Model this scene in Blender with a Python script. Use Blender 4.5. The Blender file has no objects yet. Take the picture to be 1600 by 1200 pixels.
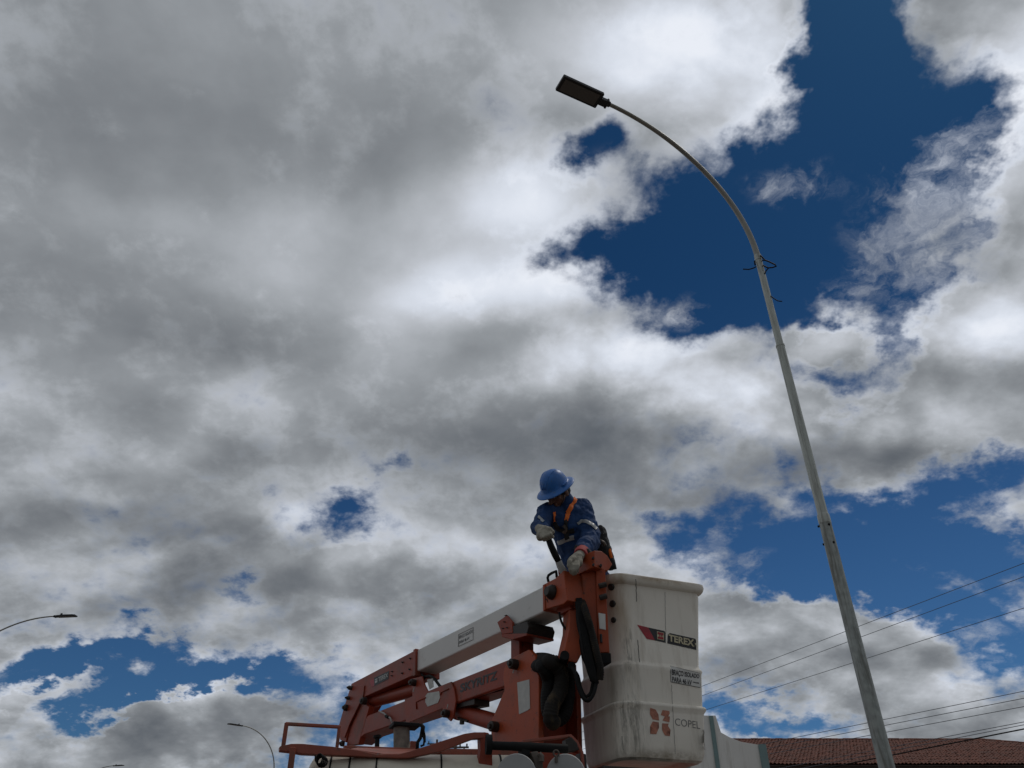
import bpy, bmesh, math, random
from mathutils import Vector, Matrix
R = math.radians
random.seed(7)
scene = bpy.context.scene
col = scene.collection

# ------------------------------------------------------------------ camera
PITCH = R(35.0)
F = 1202.0                      # focal length in photo pixels (photo 1600 wide)
CAM = Vector((0, 0, 1.6))
cd = bpy.data.cameras.new('camera')
cd.sensor_width = 36.0
cd.lens = 36.0 * F / 1600.0
cd.clip_start = 0.05
cd.clip_end = 5000
cam = bpy.data.objects.new('camera', cd)
cam.location = CAM
cam.rotation_euler = (R(90) + PITCH, 0, 0)
col.objects.link(cam)
scene.camera = cam

# ------------------------------------------------------------------ exposure
vs = scene.view_settings
vs.view_transform = 'Standard'
vs.look = 'None'
vs.exposure = 0.0
vs.gamma = 1.0
vs.use_curve_mapping = False

# ------------------------------------------------------------------ sun (veiled by cloud, high on the right)
SUN_EL, SUN_AZ = R(60), R(52)          # azimuth measured from +Y towards +X
sl = bpy.data.lights.new('sun', 'SUN')
sl.energy = 0.8
sl.angle = R(6)
sl.color = (1.0, 0.95, 0.87)
sun = bpy.data.objects.new('sun', sl)
sdir = Vector((math.cos(SUN_EL) * math.sin(SUN_AZ), math.cos(SUN_EL) * math.cos(SUN_AZ), math.sin(SUN_EL)))
sun.rotation_euler = sdir.to_track_quat('Z', 'Y').to_euler()
sun.location = (0, 0, 30)
col.objects.link(sun)

# ------------------------------------------------------------------ world: sky + broken cumulus cover, laid out by sky direction
w = bpy.data.worlds.new('World')
scene.world = w
w.use_nodes = True
nt = w.node_tree
for n in list(nt.nodes):
    nt.nodes.remove(n)
L = nt.links.new
def N(t, **k):
    n = nt.nodes.new(t)
    for a, b in k.items():
        setattr(n, a, b)
    return n
def put(sock, v):
    if isinstance(v, (int, float, tuple, list)):
        sock.default_value = v
    else:
        L(v, sock)
def M(op, a, b=0.0, c=0.0, clamp=False):
    n = N('ShaderNodeMath', operation=op, use_clamp=clamp)
    put(n.inputs[0], a); put(n.inputs[1], b); put(n.inputs[2], c)
    return n.outputs[0]
def V(op, a, b=None, c=None):
    n = N('ShaderNodeVectorMath', operation=op)
    put(n.inputs[0], a)
    if b is not None: put(n.inputs[1], b)
    if c is not None: put(n.inputs[2], c)
    return n.outputs[1] if op in ('DOT_PRODUCT', 'LENGTH') else n.outputs[0]
def XYZ(x, y, z):
    n = N('ShaderNodeCombineXYZ'); put(n.inputs[0], x); put(n.inputs[1], y); put(n.inputs[2], z)
    return n.outputs[0]
def SM(v, a, b, lo=0.0, hi=1.0, kind='SMOOTHSTEP'):
    n = N('ShaderNodeMapRange', interpolation_type=kind)
    put(n.inputs[0], v); n.inputs[1].default_value = a; n.inputs[2].default_value = b
    put(n.inputs[3], lo); put(n.inputs[4], hi)
    return n.outputs[0]
def noise(vec, scale, detail, rough, dist=0.0, color=False, lac=2.0):
    n = N('ShaderNodeTexNoise', noise_dimensions='3D')
    L(vec, n.inputs['Vector'])
    n.inputs['Scale'].default_value = scale; n.inputs['Detail'].default_value = detail
    n.inputs['Roughness'].default_value = rough; n.inputs['Distortion'].default_value = dist
    n.inputs['Lacunarity'].default_value = lac
    return n.outputs['Color' if color else 'Fac']
def MIXC(f, a, b):
    n = N('ShaderNodeMix', data_type='RGBA')
    put(n.inputs[0], f); put(n.inputs[6], a); put(n.inputs[7], b)
    return n.outputs[2]

tc = N('ShaderNodeTexCoord')
D = V('NORMALIZE', tc.outputs['Generated'])
sp = N('ShaderNodeSeparateXYZ'); L(D, sp.inputs[0])
dz = sp.outputs[2]
# a frame tilted to the middle of the cloud field, only to place the cloud banks on the sky
cp_, sp_ = math.cos(PITCH), math.sin(PITCH)
E = XYZ(sp.outputs[0], V('DOT_PRODUCT', D, (0, -sp_, cp_)), V('DOT_PRODUCT', D, (0, cp_, sp_)))
# cloud-layer coordinates: clouds flatten towards the horizon
den = M('ADD', M('MAXIMUM', dz, 0.0), 0.42)
Q = V('DIVIDE', D, XYZ(den, den, den))
Q = V('MULTIPLY', Q, (1, 1, 0))
Q = V('ADD', Q, (3.7, 1.3, 0.4))

# warp: ragged outlines
w1 = V('SUBTRACT', noise(Q, 3.2, 3, 0.55, 0, True), (0.5, 0.5, 0.5))
w2 = V('SUBTRACT', noise(Q, 13.0, 5, 0.6, 0, True), (0.5, 0.5, 0.5))
EW = V('ADD', E, V('ADD', V('MULTIPLY', w1, (.13, .10, 0.0)), V('MULTIPLY', w2, (.14, .11, 0.0))))
EB = V('ADD', E, V('ADD', V('MULTIPLY', w1, (.14, .10, 0.0)), V('MULTIPLY', w2, (.05, .035, 0.0))))

def field(vec, blobs, base):
    tot = None
    for (px, py, rx, ry, wt) in blobs:
        u, v = (px - 800) / 1202.0, (600 - py) / 1202.0
        l = math.sqrt(u * u + v * v + 1)
        sx, sy = 1202.0 * l / rx, 1202.0 * l / ry
        sz = 3.0
        n = V('LENGTH', V('MULTIPLY_ADD', vec, (sx, sy, sz), (-u / l * sx, -v / l * sy, -1 / l * sz)))
        f = SM(n, 0.0, 1.0, wt, 0.0)
        tot = M('ADD', f, base if tot is None else tot)
    return tot

WISP = [(1470, 300, 170, 230, .9), (1450, 120, 120, 120, .5), (1440, 440, 120, 90, .6), (1240, 310, 80, 50, .55), (1355, 475, 70, 45, .9), (1130, 490, 100, 50, .6), (1010, 300, 150, 90, .7), (1180, 200, 60, 120, .0), (1400, 700, 240, 90, .7), (1340, 800, 60, 45, .7), (1480, 890, 60, 40, .5), (1100, 860, 120, 90, .6), (1540, 1010, 120, 50, .6), (1560, 810, 80, 50, .7), (60, 1030, 160, 60, .5), (1500, 580, 200, 120, .4)]
COVER = [   # blue gaps (negative) and clouds (positive):  x, y, rx, ry, weight
    (350, 250, 700, 420, .55), (650, 560, 330, 200, .45), (150, 700, 350, 160, .4), (900, 80, 200, 150, .3), (880, 480, 200, 100, .25), (1060, 600, 180, 90, .3), (930, 680, 220, 70, .35), (650, 900, 250, 60, .3), (1290, 20, 120, 220, -1.5), (1300, 180, 140, 200, -1.5), (1250, 330, 260, 150, -1.5), (1030, 370, 250, 110, -1.5),
    (1160, 440, 320, 130, -1.45), (1330, 420, 170, 160, -1.0), (1130, 520, 170, 70, -0.8), (930, 235, 90, 55, -0.9),
    (1010, 290, 90, 50, -0.6), (880, 380, 90, 50, -0.6),
    (1320, 615, 100, 50, -1.3), (1230, 560, 60, 60, -0.35),
    (1420, 800, 330, 110, -1.4), (1180, 850, 190, 95, -1.3), (1480, 890, 260, 110, -1.3), (1260, 920, 190, 80, -1.2), (1040, 830, 90, 50, -0.6),
    (1560, 720, 200, 60, -1.0), (1290, 740, 90, 60, -0.6), (1500, 990, 200, 60, -1.2), (1400, 930, 160, 50, -.6),
    (1160, 1120, 120, 60, -1.1), (1260, 1130, 120, 60, -0.6), (1540, 1050, 160, 50, -0.3),
    (60, 1045, 220, 50, -1.3), (260, 1065, 230, 55, -1.4), (420, 1090, 150, 50, -1.2), (160, 1100, 150, 50, -0.9), (600, 1140, 260, 60, -1.1),
    (565, 800, 85, 70, -0.95), (600, 760, 40, 30, .4), (650, 720, 60, 35, -0.75), (600, 770, 100, 50, -0.5), (380, 930, 60, 35, -0.6), (30, 960, 100, 35, -0.5), (470, 770, 60, 40, -0.4),
    (1180, 40, 60, 130, 0.5), (1150, 150, 110, 120, 0.4),
    (1590, 200, 110, 420, 0.9), (1430, 200, 170, 180, -0.95), (1440, 370, 170, 160, -0.95), (1480, 230, 110, 200, -.8), (1180, 250, 90, 60, -.3), (990, 310, 80, 45, .45), (930, 250, 90, 60, -.5), (1030, 520, 90, 50, .5), (1340, 730, 140, 50, .55), (320, 1105, 120, 45, .9), (180, 1040, 120, 30, -.5), (1390, 540, 55, 110, -1.0), (1480, 280, 60, 60, 0.2), (1490, 40, 130, 90, 0.5),
    (1520, 520, 200, 130, 1.0), (1430, 630, 220, 80, 0.6), (1270, 545, 100, 45, 1.1), (100, 1035, 160, 30, -.5), (380, 1070, 200, 30, -.5),
    (1120, 490, 90, 40, 0.3), (1290, 990, 210, 70, 0.9), (1120, 960, 180, 90, 0.7), (1580, 800, 90, 40, 0.6), (1430, 1110, 260, 70, 0.8), (1190, 1150, 50, 15, .6),
    (140, 1070, 70, 40, 1.0), (30, 1090, 110, 70, 0.9), (310, 1160, 230, 88, 1.2), (480, 890, 200, 70, .3), (1340, 800, 40, 40, .35),
]
BRIGHT = [  # thick grey undersides (negative) and sun-filled banks (positive)
    (150, 150, 560, 300, -.07), (60, 480, 420, 200, -.10), (480, 190, 240, 110, -.08), (360, 540, 220, 100, -.13), (150, 330, 260, 70, .06),
    (920, 680, 270, 90, -.30), (650, 660, 260, 100, -.14), (760, 560, 140, 60, -.06), (820, 740, 260, 70, -.14), (640, 500, 200, 90, .10), (420, 430, 160, 80, .08),
    (350, 700, 120, 60, -.15), (180, 640, 120, 70, -.12), (120, 800, 260, 60, -.18), (330, 850, 300, 60, -.2), (300, 930, 260, 60, -.26), (180, 780, 90, 30, .16), (520, 800, 120, 40, .12), (240, 870, 160, 25, .16), (560, 930, 240, 60, -.15),
    (1040, 780, 200, 50, -.2), (1220, 720, 220, 60, -.12), (1420, 690, 260, 50, -.15), (1560, 640, 120, 50, -.05),
    (1080, 90, 230, 190, .30), (930, 60, 200, 140, .12), (830, 290, 190, 120, .34), (700, 330, 200, 110, .16), (1180, 200, 100, 120, .12),
    (820, 440, 260, 90, .36), (640, 440, 160, 90, .14), (930, 560, 200, 80, .34), (1090, 590, 180, 90, .26), (1180, 640, 160, 70, .16),
    (460, 350, 200, 100, .12), (380, 620, 140, 60, .05), (230, 720, 120, 50, .10), (60, 640, 140, 60, .06),
    (1570, 120, 170, 300, .30), (1520, 500, 190, 100, .28), (1300, 545, 90, 60, .14), (1440, 620, 180, 60, .16), (620, 850, 200, 50, .10), (760, 870, 250, 40, .12),
    (1040, 900, 160, 60, .12), (1270, 980, 160, 40, .12), (1450, 1080, 200, 40, .08), (300, 1100, 120, 40, .14),
    (260, 1165, 300, 60, -.16), (1400, 1130, 240, 30, -.10), (450, 800, 100, 40, .05), (1450, 300, 120, 120, .05),
]
cover = field(EW, COVER, 0.62)
bright = field(EB, BRIGHT, 0.51)
se = N('ShaderNodeSeparateXYZ'); L(E, se.inputs[0])
bright = M('ADD', bright, SM(se.outputs[2], -0.3, 0.45, -0.12, 0.0))      # unseen sky behind the viewer dimmed to cut its light on the objects
f1 = M('SUBTRACT', noise(Q, 5.6, 12, 0.60, 0.12), 0.5)
f2 = M('SUBTRACT', noise(V('ADD', Q, (9, 4, 2)), 18.0, 9, 0.60, 0.15), 0.5)
# coverage far from the photographed part of the sky: broken cloud from noise alone
cover = M('MINIMUM', M('MULTIPLY', cover, 1.3), 1.25)
dens = M('ADD', cover, M('ADD', M('MULTIPLY', f1, 2.1), M('MULTIPLY', f2, 2.5)))
alpha = SM(dens, -0.60, 0.95)
# thin torn wisps drifting over the gaps
wn_ = noise(V('ADD', V('ADD', Q, V('MULTIPLY', w2, (.10, .10, 0))), (2, 7, 5)), 7.5, 11, 0.64, 0.08)
wm = field(EB, WISP, 0.0)
wa = M('MULTIPLY', SM(M('ADD', wn_, M('MULTIPLY', wm, .10)), 0.53, 0.84), SM(wm, 0.0, 0.35))
alpha = M('MAXIMUM', alpha, M('MULTIPLY', wa, 0.9))
# puffs: the same noise looked up a little towards the sun, so sides turned to it are brighter
soff = (0.05 * math.sin(SUN_AZ), 0.05 * math.cos(SUN_AZ) + .02, 0.0)
g0 = noise(Q, 5.5, 6, 0.52, 0.2)
g1 = noise(V('ADD', Q, soff), 5.5, 6, 0.52, 0.2)
emb = M('SUBTRACT', g0, g1)
h0 = noise(V('ADD', Q, (5, 8, 1)), 3.0, 4, 0.5, 0.2)
# strength of the relief: weak in the dense overcast part, stronger low down
se0 = N('ShaderNodeSeparateXYZ'); L(E, se0.inputs[0])
rel = M('MAXIMUM', SM(dz, 0.12, 0.60, 1.0, 0.28), SM(se0.outputs[0], -0.1, 0.25, 0.0, 0.95))
lum = M('ADD', bright, M('MULTIPLY', M('MULTIPLY', emb, rel), 1.0))
lum = M('ADD', lum, M('MULTIPLY', M('MULTIPLY', M('SUBTRACT', h0, 0.5), rel), 0.40))
lum = M('ADD', lum, M('MULTIPLY', M('ADD', M('MULTIPLY', f1, rel), M('MULTIPLY', M('MULTIPLY', f2, rel), 0.5)), 0.32))
# thick middles are darker than the thin rims
lum = M('ADD', lum, SM(dens, 0.3, 1.3, 0.12, -0.04))
lum = M('MULTIPLY_ADD', M('SUBTRACT', lum, .5), 1.18, .5)
ramp = N('ShaderNodeValToRGB')
L(lum, ramp.inputs[0])
cr = ramp.color_ramp
cr.interpolation = 'B_SPLINE'
def s2l(c):
    return tuple(((v / 255) / 12.92 if v / 255 <= .04045 else ((v / 255 + .055) / 1.055) ** 2.4) for v in c)
stops = [(0.0, (84, 90, 98)), (0.18, (103, 108, 114)), (0.36, (126, 130, 135)), (0.52, (153, 158, 163)), (0.70, (192, 196, 203)), (0.86, (216, 223, 235)), (1.0, (236, 240, 248))]
cr.elements[0].position = stops[0][0]; cr.elements[0].color = (*s2l(stops[0][1]), 1)
cr.elements[1].position = 1.0; cr.elements[1].color = (*s2l(stops[-1][1]), 1)
for p, c in stops[1:-1]:
    e = cr.elements.new(p); e.color = (*s2l(c), 1)
cloud = V('SCALE', ramp.outputs[0]); cloud.node.inputs['Scale'].default_value = 10.0

sky = N('ShaderNodeTexSky', sky_type='NISHITA')
sky.sun_disc = False
sky.sun_elevation = SUN_EL
sky.sun_rotation = SUN_AZ
sky.air_density = 1.0; sky.dust_density = 0.2; sky.ozone_density = 3.0
# polarised, deeply exposed blue
tint = MIXC(SM(dz, 0.15, 0.72), (.165, .30, .425, 1), (.055, .160, .250, 1))
skyc = V('MULTIPLY', sky.outputs[0], tint)
fin = MIXC(alpha, skyc, cloud)
bg = N('ShaderNodeBackground')
L(fin, bg.inputs[0]); bg.inputs[1].default_value = 0.1
out = N('ShaderNodeOutputWorld')
L(bg.outputs[0], out.inputs[0])
w.cycles.sampling_method = 'MANUAL'
w.cycles.sample_map_resolution = 512
# ------------------------------------------------------------------ geometry helpers
CX = Vector((1, 0, 0)); CU = Vector((0, -math.sin(PITCH), math.cos(PITCH))); CF = Vector((0, math.cos(PITCH), math.sin(PITCH)))
def ray(px, py):
    return (CX * (px - 800) + CU * (600 - py) + CF * F)
def PY(px, py, Y):                       # point of the real plane y = Y seen at that place of the photo
    d = ray(px, py); return CAM + d * (Y / d.y)
def PZ(px, py, z):
    d = ray(px, py); return CAM + d * ((z - CAM.z) / d.z)
def PP(px, py, p0, n):
    d = ray(px, py); return CAM + d * ((p0 - CAM).dot(n) / d.dot(n))

class MB:
    def __init__(s): s.v = []; s.f = []
    def add(s, vs, fs):
        o = len(s.v); s.v += [Vector(v) for v in vs]; s.f += [tuple(i + o for i in f) for f in fs]
    def prism(s, poly, ext):
        n = len(poly); a = [Vector(p) for p in poly]; b = [p + ext for p in a]
        s.add(a + b, [tuple(range(n)), tuple(range(2 * n - 1, n - 1, -1))] + [(i, i + n, (i + 1) % n + n, (i + 1) % n) for i in range(n)])
    def box(s, c, ax, ay, az):           # centre and three half-axis vectors
        c, ax, ay, az = map(Vector, (c, ax, ay, az))
        q = [c - ax - ay - az, c + ax - ay - az, c + ax + ay - az, c - ax + ay - az]
        s.prism(q, az * 2)
    def loft(s, rings, cap0=True, cap1=True):
        n = len(rings[0]); o = len(s.v)
        for r in rings: s.v += [Vector(p) for p in r]
        for i in range(len(rings) - 1):
            for j in range(n):
                a = o + i * n; k = (j + 1) % n
                s.f.append((a + j, a + k, a + n + k, a + n + j))
        if cap0: s.f.append(tuple(range(o + n - 1, o - 1, -1)))
        if cap1: s.f.append(tuple(range(o + (len(rings) - 1) * n, o + len(rings) * n)))
    def tube(s, path, r, n=12, cap=True, phase=0.0):
        path = [Vector(p) for p in path]; m = len(path)
        rs = r if isinstance(r, (list, tuple)) else [r] * m
        up = Vector((0.13, 0.21, 1)); rings = []
        t0 = (path[1] - path[0]).normalized()
        if abs(t0.dot(up.normalized())) > .95: up = Vector((1, .1, 0))
        x = (up - t0 * up.dot(t0)).normalized()
        for i, p in enumerate(path):
            t = (path[min(i + 1, m - 1)] - path[max(i - 1, 0)]).normalized()
            x = (x - t * x.dot(t)).normalized(); y = t.cross(x)
            rings.append([p + (x * math.cos(phase + 2 * math.pi * k / n) + y * math.sin(phase + 2 * math.pi * k / n)) * rs[i] for k in range(n)])
        s.loft(rings, cap, cap)
    def ball(s, c, r, n=12, m=8, rot=None):
        r = r if isinstance(r, (list, tuple)) else (r, r, r)
        rings = []
        for i in range(m + 1):
            a = -math.pi / 2 + math.pi * (i + .001) / (m + .002)
            rings.append([Vector((math.cos(a) * math.cos(2 * math.pi * k / n) * r[0], math.cos(a) * math.sin(2 * math.pi * k / n) * r[1], math.sin(a) * r[2])) for k in range(n)])
        rings = [[(rot @ p if rot else p) + Vector(c) for p in q] for q in rings]
        s.loft(rings)
    def limb(s, a, b, ra, rb, n=12):      # tapered capsule
        a, b = Vector(a), Vector(b); d = (b - a); L_ = d.length; d.normalize()
        path, rr = [], []
        for i in range(5):
            t = math.pi / 2 * i / 4; path.append(a - d * ra * math.cos(t)); rr.append(max(ra * math.sin(t), .001))
        for i in range(5):
            t = math.pi / 2 * i / 4; path.append(b + d * rb * math.sin(t)); rr.append(max(rb * math.cos(t), .001))
        s.tube(path, rr, n)
    def build(s, name, mat, parent=None, smooth=False, bevel=0.0, seg=2, label=None):
        c = sum(s.v, Vector()) / max(len(s.v), 1)
        me = bpy.data.meshes.new(name)
        me.from_pydata([v - c for v in s.v], [], s.f); me.validate()
        bm = bmesh.new(); bm.from_mesh(me); bmesh.ops.recalc_face_normals(bm, faces=bm.faces); bm.to_mesh(me); bm.free()
        me.materials.append(mat)
        o = bpy.data.objects.new(name, me); col.objects.link(o)
        if smooth: 
            for p in me.polygons: p.use_smooth = True
            if smooth == 'auto':
                bm = bmesh.new(); bm.from_mesh(me)
                for e in bm.edges:
                    if len(e.link_faces) == 2 and e.calc_face_angle(0) > R(35): e.smooth = False
                bm.to_mesh(me); bm.free()
        if bevel:
            b = o.modifiers.new('bevel', 'BEVEL'); b.width = bevel; b.segments = seg; b.limit_method = 'ANGLE'; b.angle_limit = R(35)
            b.harden_normals = False
            for p in me.polygons: p.use_smooth = True
            b2 = o.modifiers.new('wn', 'WEIGHTED_NORMAL')
        place(o, c, parent)
        if label: o['label'] = label
        return o
def wloc(o):
    l = Vector(o.location); p = o.parent
    while p: l += Vector(p.location); p = p.parent
    return l
def place(o, c, parent=None):
    if parent: o.parent = parent; o.location = c - wloc(parent)
    else: o.location = c
def thing(name, label, cat, loc=(0, 0, 0), group=None):
    o = bpy.data.objects.new(name, None); col.objects.link(o); o.location = loc
    o.empty_display_size = .2
    o['label'] = label; o['category'] = cat
    if group: o['group'] = group
    return o
def tag(o, label, cat, group=None, kind=None):
    if label: o['label'] = label
    if cat: o['category'] = cat
    if group: o['group'] = group
    if kind: o['kind'] = kind
    return o

# ------------------------------------------------------------------ materials
def mat(name, c, rough=.6, metal=0.0, var=.15, scale=6.0, bump=.0, bscale=40.0, dirt=None, damt=0.0, dscale=(3, 3, 3), dlo=.5, dhi=.7, emit=None, spec=.5, coat=0.0, spots=None):
    m = bpy.data.materials.new(name); m.use_nodes = True
    t = m.node_tree; b = t.nodes['Principled BSDF']
    b.inputs['Roughness'].default_value = rough; b.inputs['Metallic'].default_value = metal
    b.inputs['Specular IOR Level'].default_value = spec
    if coat: b.inputs['Coat Weight'].default_value = coat
    g = t.nodes.new('ShaderNodeNewGeometry')
    n = t.nodes.new('ShaderNodeTexNoise'); n.inputs['Scale'].default_value = scale; n.inputs['Detail'].default_value = 6
    t.links.new(g.outputs['Position'], n.inputs['Vector'])
    r = t.nodes.new('ShaderNodeValToRGB'); t.links.new(n.outputs['Fac'], r.inputs[0])
    r.color_ramp.elements[0].position = .3; r.color_ramp.elements[1].position = .7
    r.color_ramp.elements[0].color = (*[x * (1 - var) for x in c], 1); r.color_ramp.elements[1].color = (*[min(x * (1 + var), 1) for x in c], 1)
    src = r.outputs[0]
    if dirt:
        mp = t.nodes.new('ShaderNodeMapping'); mp.inputs['Scale'].default_value = dscale; t.links.new(g.outputs['Position'], mp.inputs[0])
        n2 = t.nodes.new('ShaderNodeTexNoise'); n2.inputs['Scale'].default_value = 1.0; n2.inputs['Detail'].default_value = 9; n2.inputs['Roughness'].default_value = .65
        t.links.new(mp.outputs[0], n2.inputs['Vector'])
        r2 = t.nodes.new('ShaderNodeMapRange'); r2.inputs[1].default_value = dlo; r2.inputs[2].default_value = dhi; r2.inputs[4].default_value = damt
        t.links.new(n2.outputs['Fac'], r2.inputs[0])
        mx = t.nodes.new('ShaderNodeMix'); mx.data_type = 'RGBA'
        t.links.new(r2.outputs[0], mx.inputs[0]); t.links.new(src, mx.inputs[6]); mx.inputs[7].default_value = (*dirt, 1)
        src = mx.outputs[2]
    if spots:      # chips and greasy specks
        n4 = t.nodes.new('ShaderNodeTexNoise'); n4.inputs['Scale'].default_value = 34; n4.inputs['Detail'].default_value = 8; n4.inputs['Roughness'].default_value = .7
        t.links.new(g.outputs['Position'], n4.inputs['Vector'])
        r4 = t.nodes.new('ShaderNodeMapRange'); r4.inputs[1].default_value = .60; r4.inputs[2].default_value = .66; r4.inputs[4].default_value = .85
        t.links.new(n4.outputs['Fac'], r4.inputs[0])
        m4 = t.nodes.new('ShaderNodeMix'); m4.data_type = 'RGBA'; t.links.new(r4.outputs[0], m4.inputs[0]); t.links.new(src, m4.inputs[6]); m4.inputs[7].default_value = (*spots, 1)
        src = m4.outputs[2]
    t.links.new(src, b.inputs['Base Color'])
    # roughness breakup
    rr = t.nodes.new('ShaderNodeMapRange'); rr.inputs[3].default_value = max(rough - .12, .02); rr.inputs[4].default_value = min(rough + .12, 1)
    t.links.new(n.outputs['Fac'], rr.inputs[0]); t.links.new(rr.outputs[0], b.inputs['Roughness'])
    if bump:
        n3 = t.nodes.new('ShaderNodeTexNoise'); n3.inputs['Scale'].default_value = bscale; n3.inputs['Detail'].default_value = 4
        t.links.new(g.outputs['Position'], n3.inputs['Vector'])
        bp = t.nodes.new('ShaderNodeBump'); bp.inputs['Strength'].default_value = bump; bp.inputs['Distance'].default_value = .01
        t.links.new(n3.outputs['Fac'], bp.inputs['Height']); t.links.new(bp.outputs[0], b.inputs['Normal'])
    return m
RUST = (.10, .045, .02)
m_orange = mat('orange_paint', (.25, .038, .016), .45, var=.16, scale=5, bump=.06, bscale=60, spec=.3, spots=(.05, .025, .018), dirt=(.15, .045, .025), damt=.8, dscale=(7, 7, 5), dlo=.50, dhi=.66)
m_orange2 = mat('bright_orange_paint', (.34, .060, .018), .45, var=.16, scale=6, bump=.06, bscale=60, spec=.3, spots=(.05, .025, .018), dirt=(.15, .05, .025), damt=.6, dscale=(9, 9, 6), dlo=.55, dhi=.68)
m_rail = mat('worn_orange_rail_paint', (.27, .058, .03), .55, spots=(.06, .035, .028), var=.2, scale=9, bump=.1, dirt=(.12, .06, .04), damt=.7, dscale=(9, 9, 9), dlo=.5, dhi=.62)
m_white = mat('white_boom_gelcoat', (.60, .60, .57), .45, var=.06, scale=3, dirt=(.20, .16, .11), damt=.5, dscale=(5, 5, 9), dlo=.58, dhi=.75)
m_tube = mat('cream_tube_plastic', (.60, .55, .45), .5, var=.08, scale=5, dirt=(.25, .19, .12), damt=.5, dscale=(4, 4, 10), dlo=.5, dhi=.7)
m_cap = mat('grey_end_cap_plastic', (.36, .36, .35), .55, var=.1, scale=8)
m_black = mat('black_rubber', (.010, .010, .010), .7, var=.4, scale=20, spec=.2)
m_hose = mat('dusty_black_hose', (.016, .014, .012), .75, spec=.2, var=.4, scale=14, dirt=(.10, .068, .035), damt=.7, dscale=(9, 9, 6), dlo=.5, dhi=.66)
m_steel = mat('weathered_steel', (.11, .09, .075), .5, .5, var=.3, scale=25)
m_grime = mat('oily_dark_metal', (.03, .024, .02), .5, .3, var=.4, scale=25)
m_sticker = mat('grey_data_plate', (.42, .43, .40), .5, var=.12, scale=30)
m_post = mat('weathered_grey_post', (.20, .18, .15), .8, var=.3, scale=30, bump=.3, bscale=80)
m_ink = mat('black_ink', (.015, .015, .017), .5, var=.2, scale=30)
m_red = mat('red_decal', (.33, .02, .03), .5, var=.2, scale=30)
m_cream = mat('cream_decal', (.52, .46, .30), .5, var=.1, scale=30)
m_greyink = mat('faded_grey_ink', (.16, .155, .15), .6, var=.35, scale=60)
m_peach = mat('faded_orange_ink', (.40, .16, .10), .6, var=.35, scale=45)
m_label = mat('white_label', (.62, .61, .57), .5, var=.06, scale=20)
m_galv = mat('galvanised_steel', (.40, .42, .38), .45, .55, var=.12, scale=9, dirt=(.20, .20, .18), damt=.7, dscale=(40, 40, 2.2), dlo=.48, dhi=.62)
m_lampbody = mat('black_lamp_housing', (.012, .012, .013), .5, var=.2)
m_lens = mat('lamp_lens', (.09, .08, .07), .35, var=.1, scale=40)
# ================================================================== BUCKET TRUCK
truck = thing('bucket_truck', 'orange and white bucket truck with folded boom and stained white bucket', 'truck', (0.2, 4.8, 0))
AP = Vector((.197, 4.6, 0)); BH = Vector((-.554, .8325, 0)).normalized(); BN = Vector((-BH.y, BH.x, 0))   # boom plane: heading and normal towards the camera
def BP(px, py, off=0.0):
    return PP(px, py, AP - BN * off, BN)
def EPt(px, py, s):
    return PP(px, py, AP + BH * s, BH)
def plate(pts, off, th, name, m, parent, bevel=.004, **k):
    b = MB(); b.prism([BP(x, y, off) for x, y in pts], -BN * th); return b.build(name, m, parent, bevel=bevel, **k)
def pin(px, py, off, r, ln=.022, name='pivot_pin', parent=None, m=None):
    c = BP(px, py, off); b = MB()
    b.tube([c + BN * ln, c + BN * (ln - .006), c - BN * .01], [r * .8, r, r], 14)
    b.tube([c + BN * (ln + .012), c + BN * ln], [r * .5, r * .55], 6)
    return b.build(name, m or m_grime, parent, smooth='auto')

# ---- upper boom -------------------------------------------------
W = .17
ub = plate([(646, 1018), (852, 914), (852, 955), (646, 1052)], 0, W, 'upper_boom', m_white, truck, .012)
sleeve = plate([(648.3, 1016), (647.3, 1054.5), (568, 1089.5), (566, 1094), (545, 1133), (540, 1160), (531, 1156), (528.5, 1136), (537, 1106), (549, 1068)], -.012, W + .024, 'boom_sleeve', m_orange, truck, .006)
# raised inner panel line and side plate on the elbow
plate([(569, 1071), (567, 1088), (546, 1131), (538, 1153), (533, 1150), (531, 1136), (539, 1108), (552, 1071)], -.022, .0095, 'elbow_plate', m_orange, sleeve, .003)
for (x, y, r) in ((629.8, 1035, .009), (641.6, 1029, .009), (640.6, 1046, .009), (629, 1052, .009), (613.5, 1049.5, .007), (613, 1056, .007)):
    pin(x, y, -.012, r, .004, 'bolt', sleeve, m_ink)
for (x, y, r, l) in ((549, 1075, .018, .03), (546, 1091, .015, .03), (542, 1106, .026, .030), (570, 1095.5, .029, .032), (535.5, 1162, .022, .02)):
    pin(x, y, -.022, r, l, 'pivot_pin', truck)
# seam collar where the white beam enters the orange sleeve
plate([(645.6, 1015), (649.3, 1013.2), (648.6, 1055), (644.8, 1057)], -.02, W + .04, 'boom_collar', m_orange, truck, .003)
# link arm and leveling rod at the elbow
plate([(566, 1096), (577, 1104), (572, 1122), (560, 1163), (541, 1165), (548, 1137)], -.002, .05, 'link_arm', m_orange, truck, .006)
b = MB(); b.tube([BP(564, 1105, .04), BP(549, 1129, .04)], .014, 10); b.build('rod', m_black, truck, smooth=True)
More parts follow.
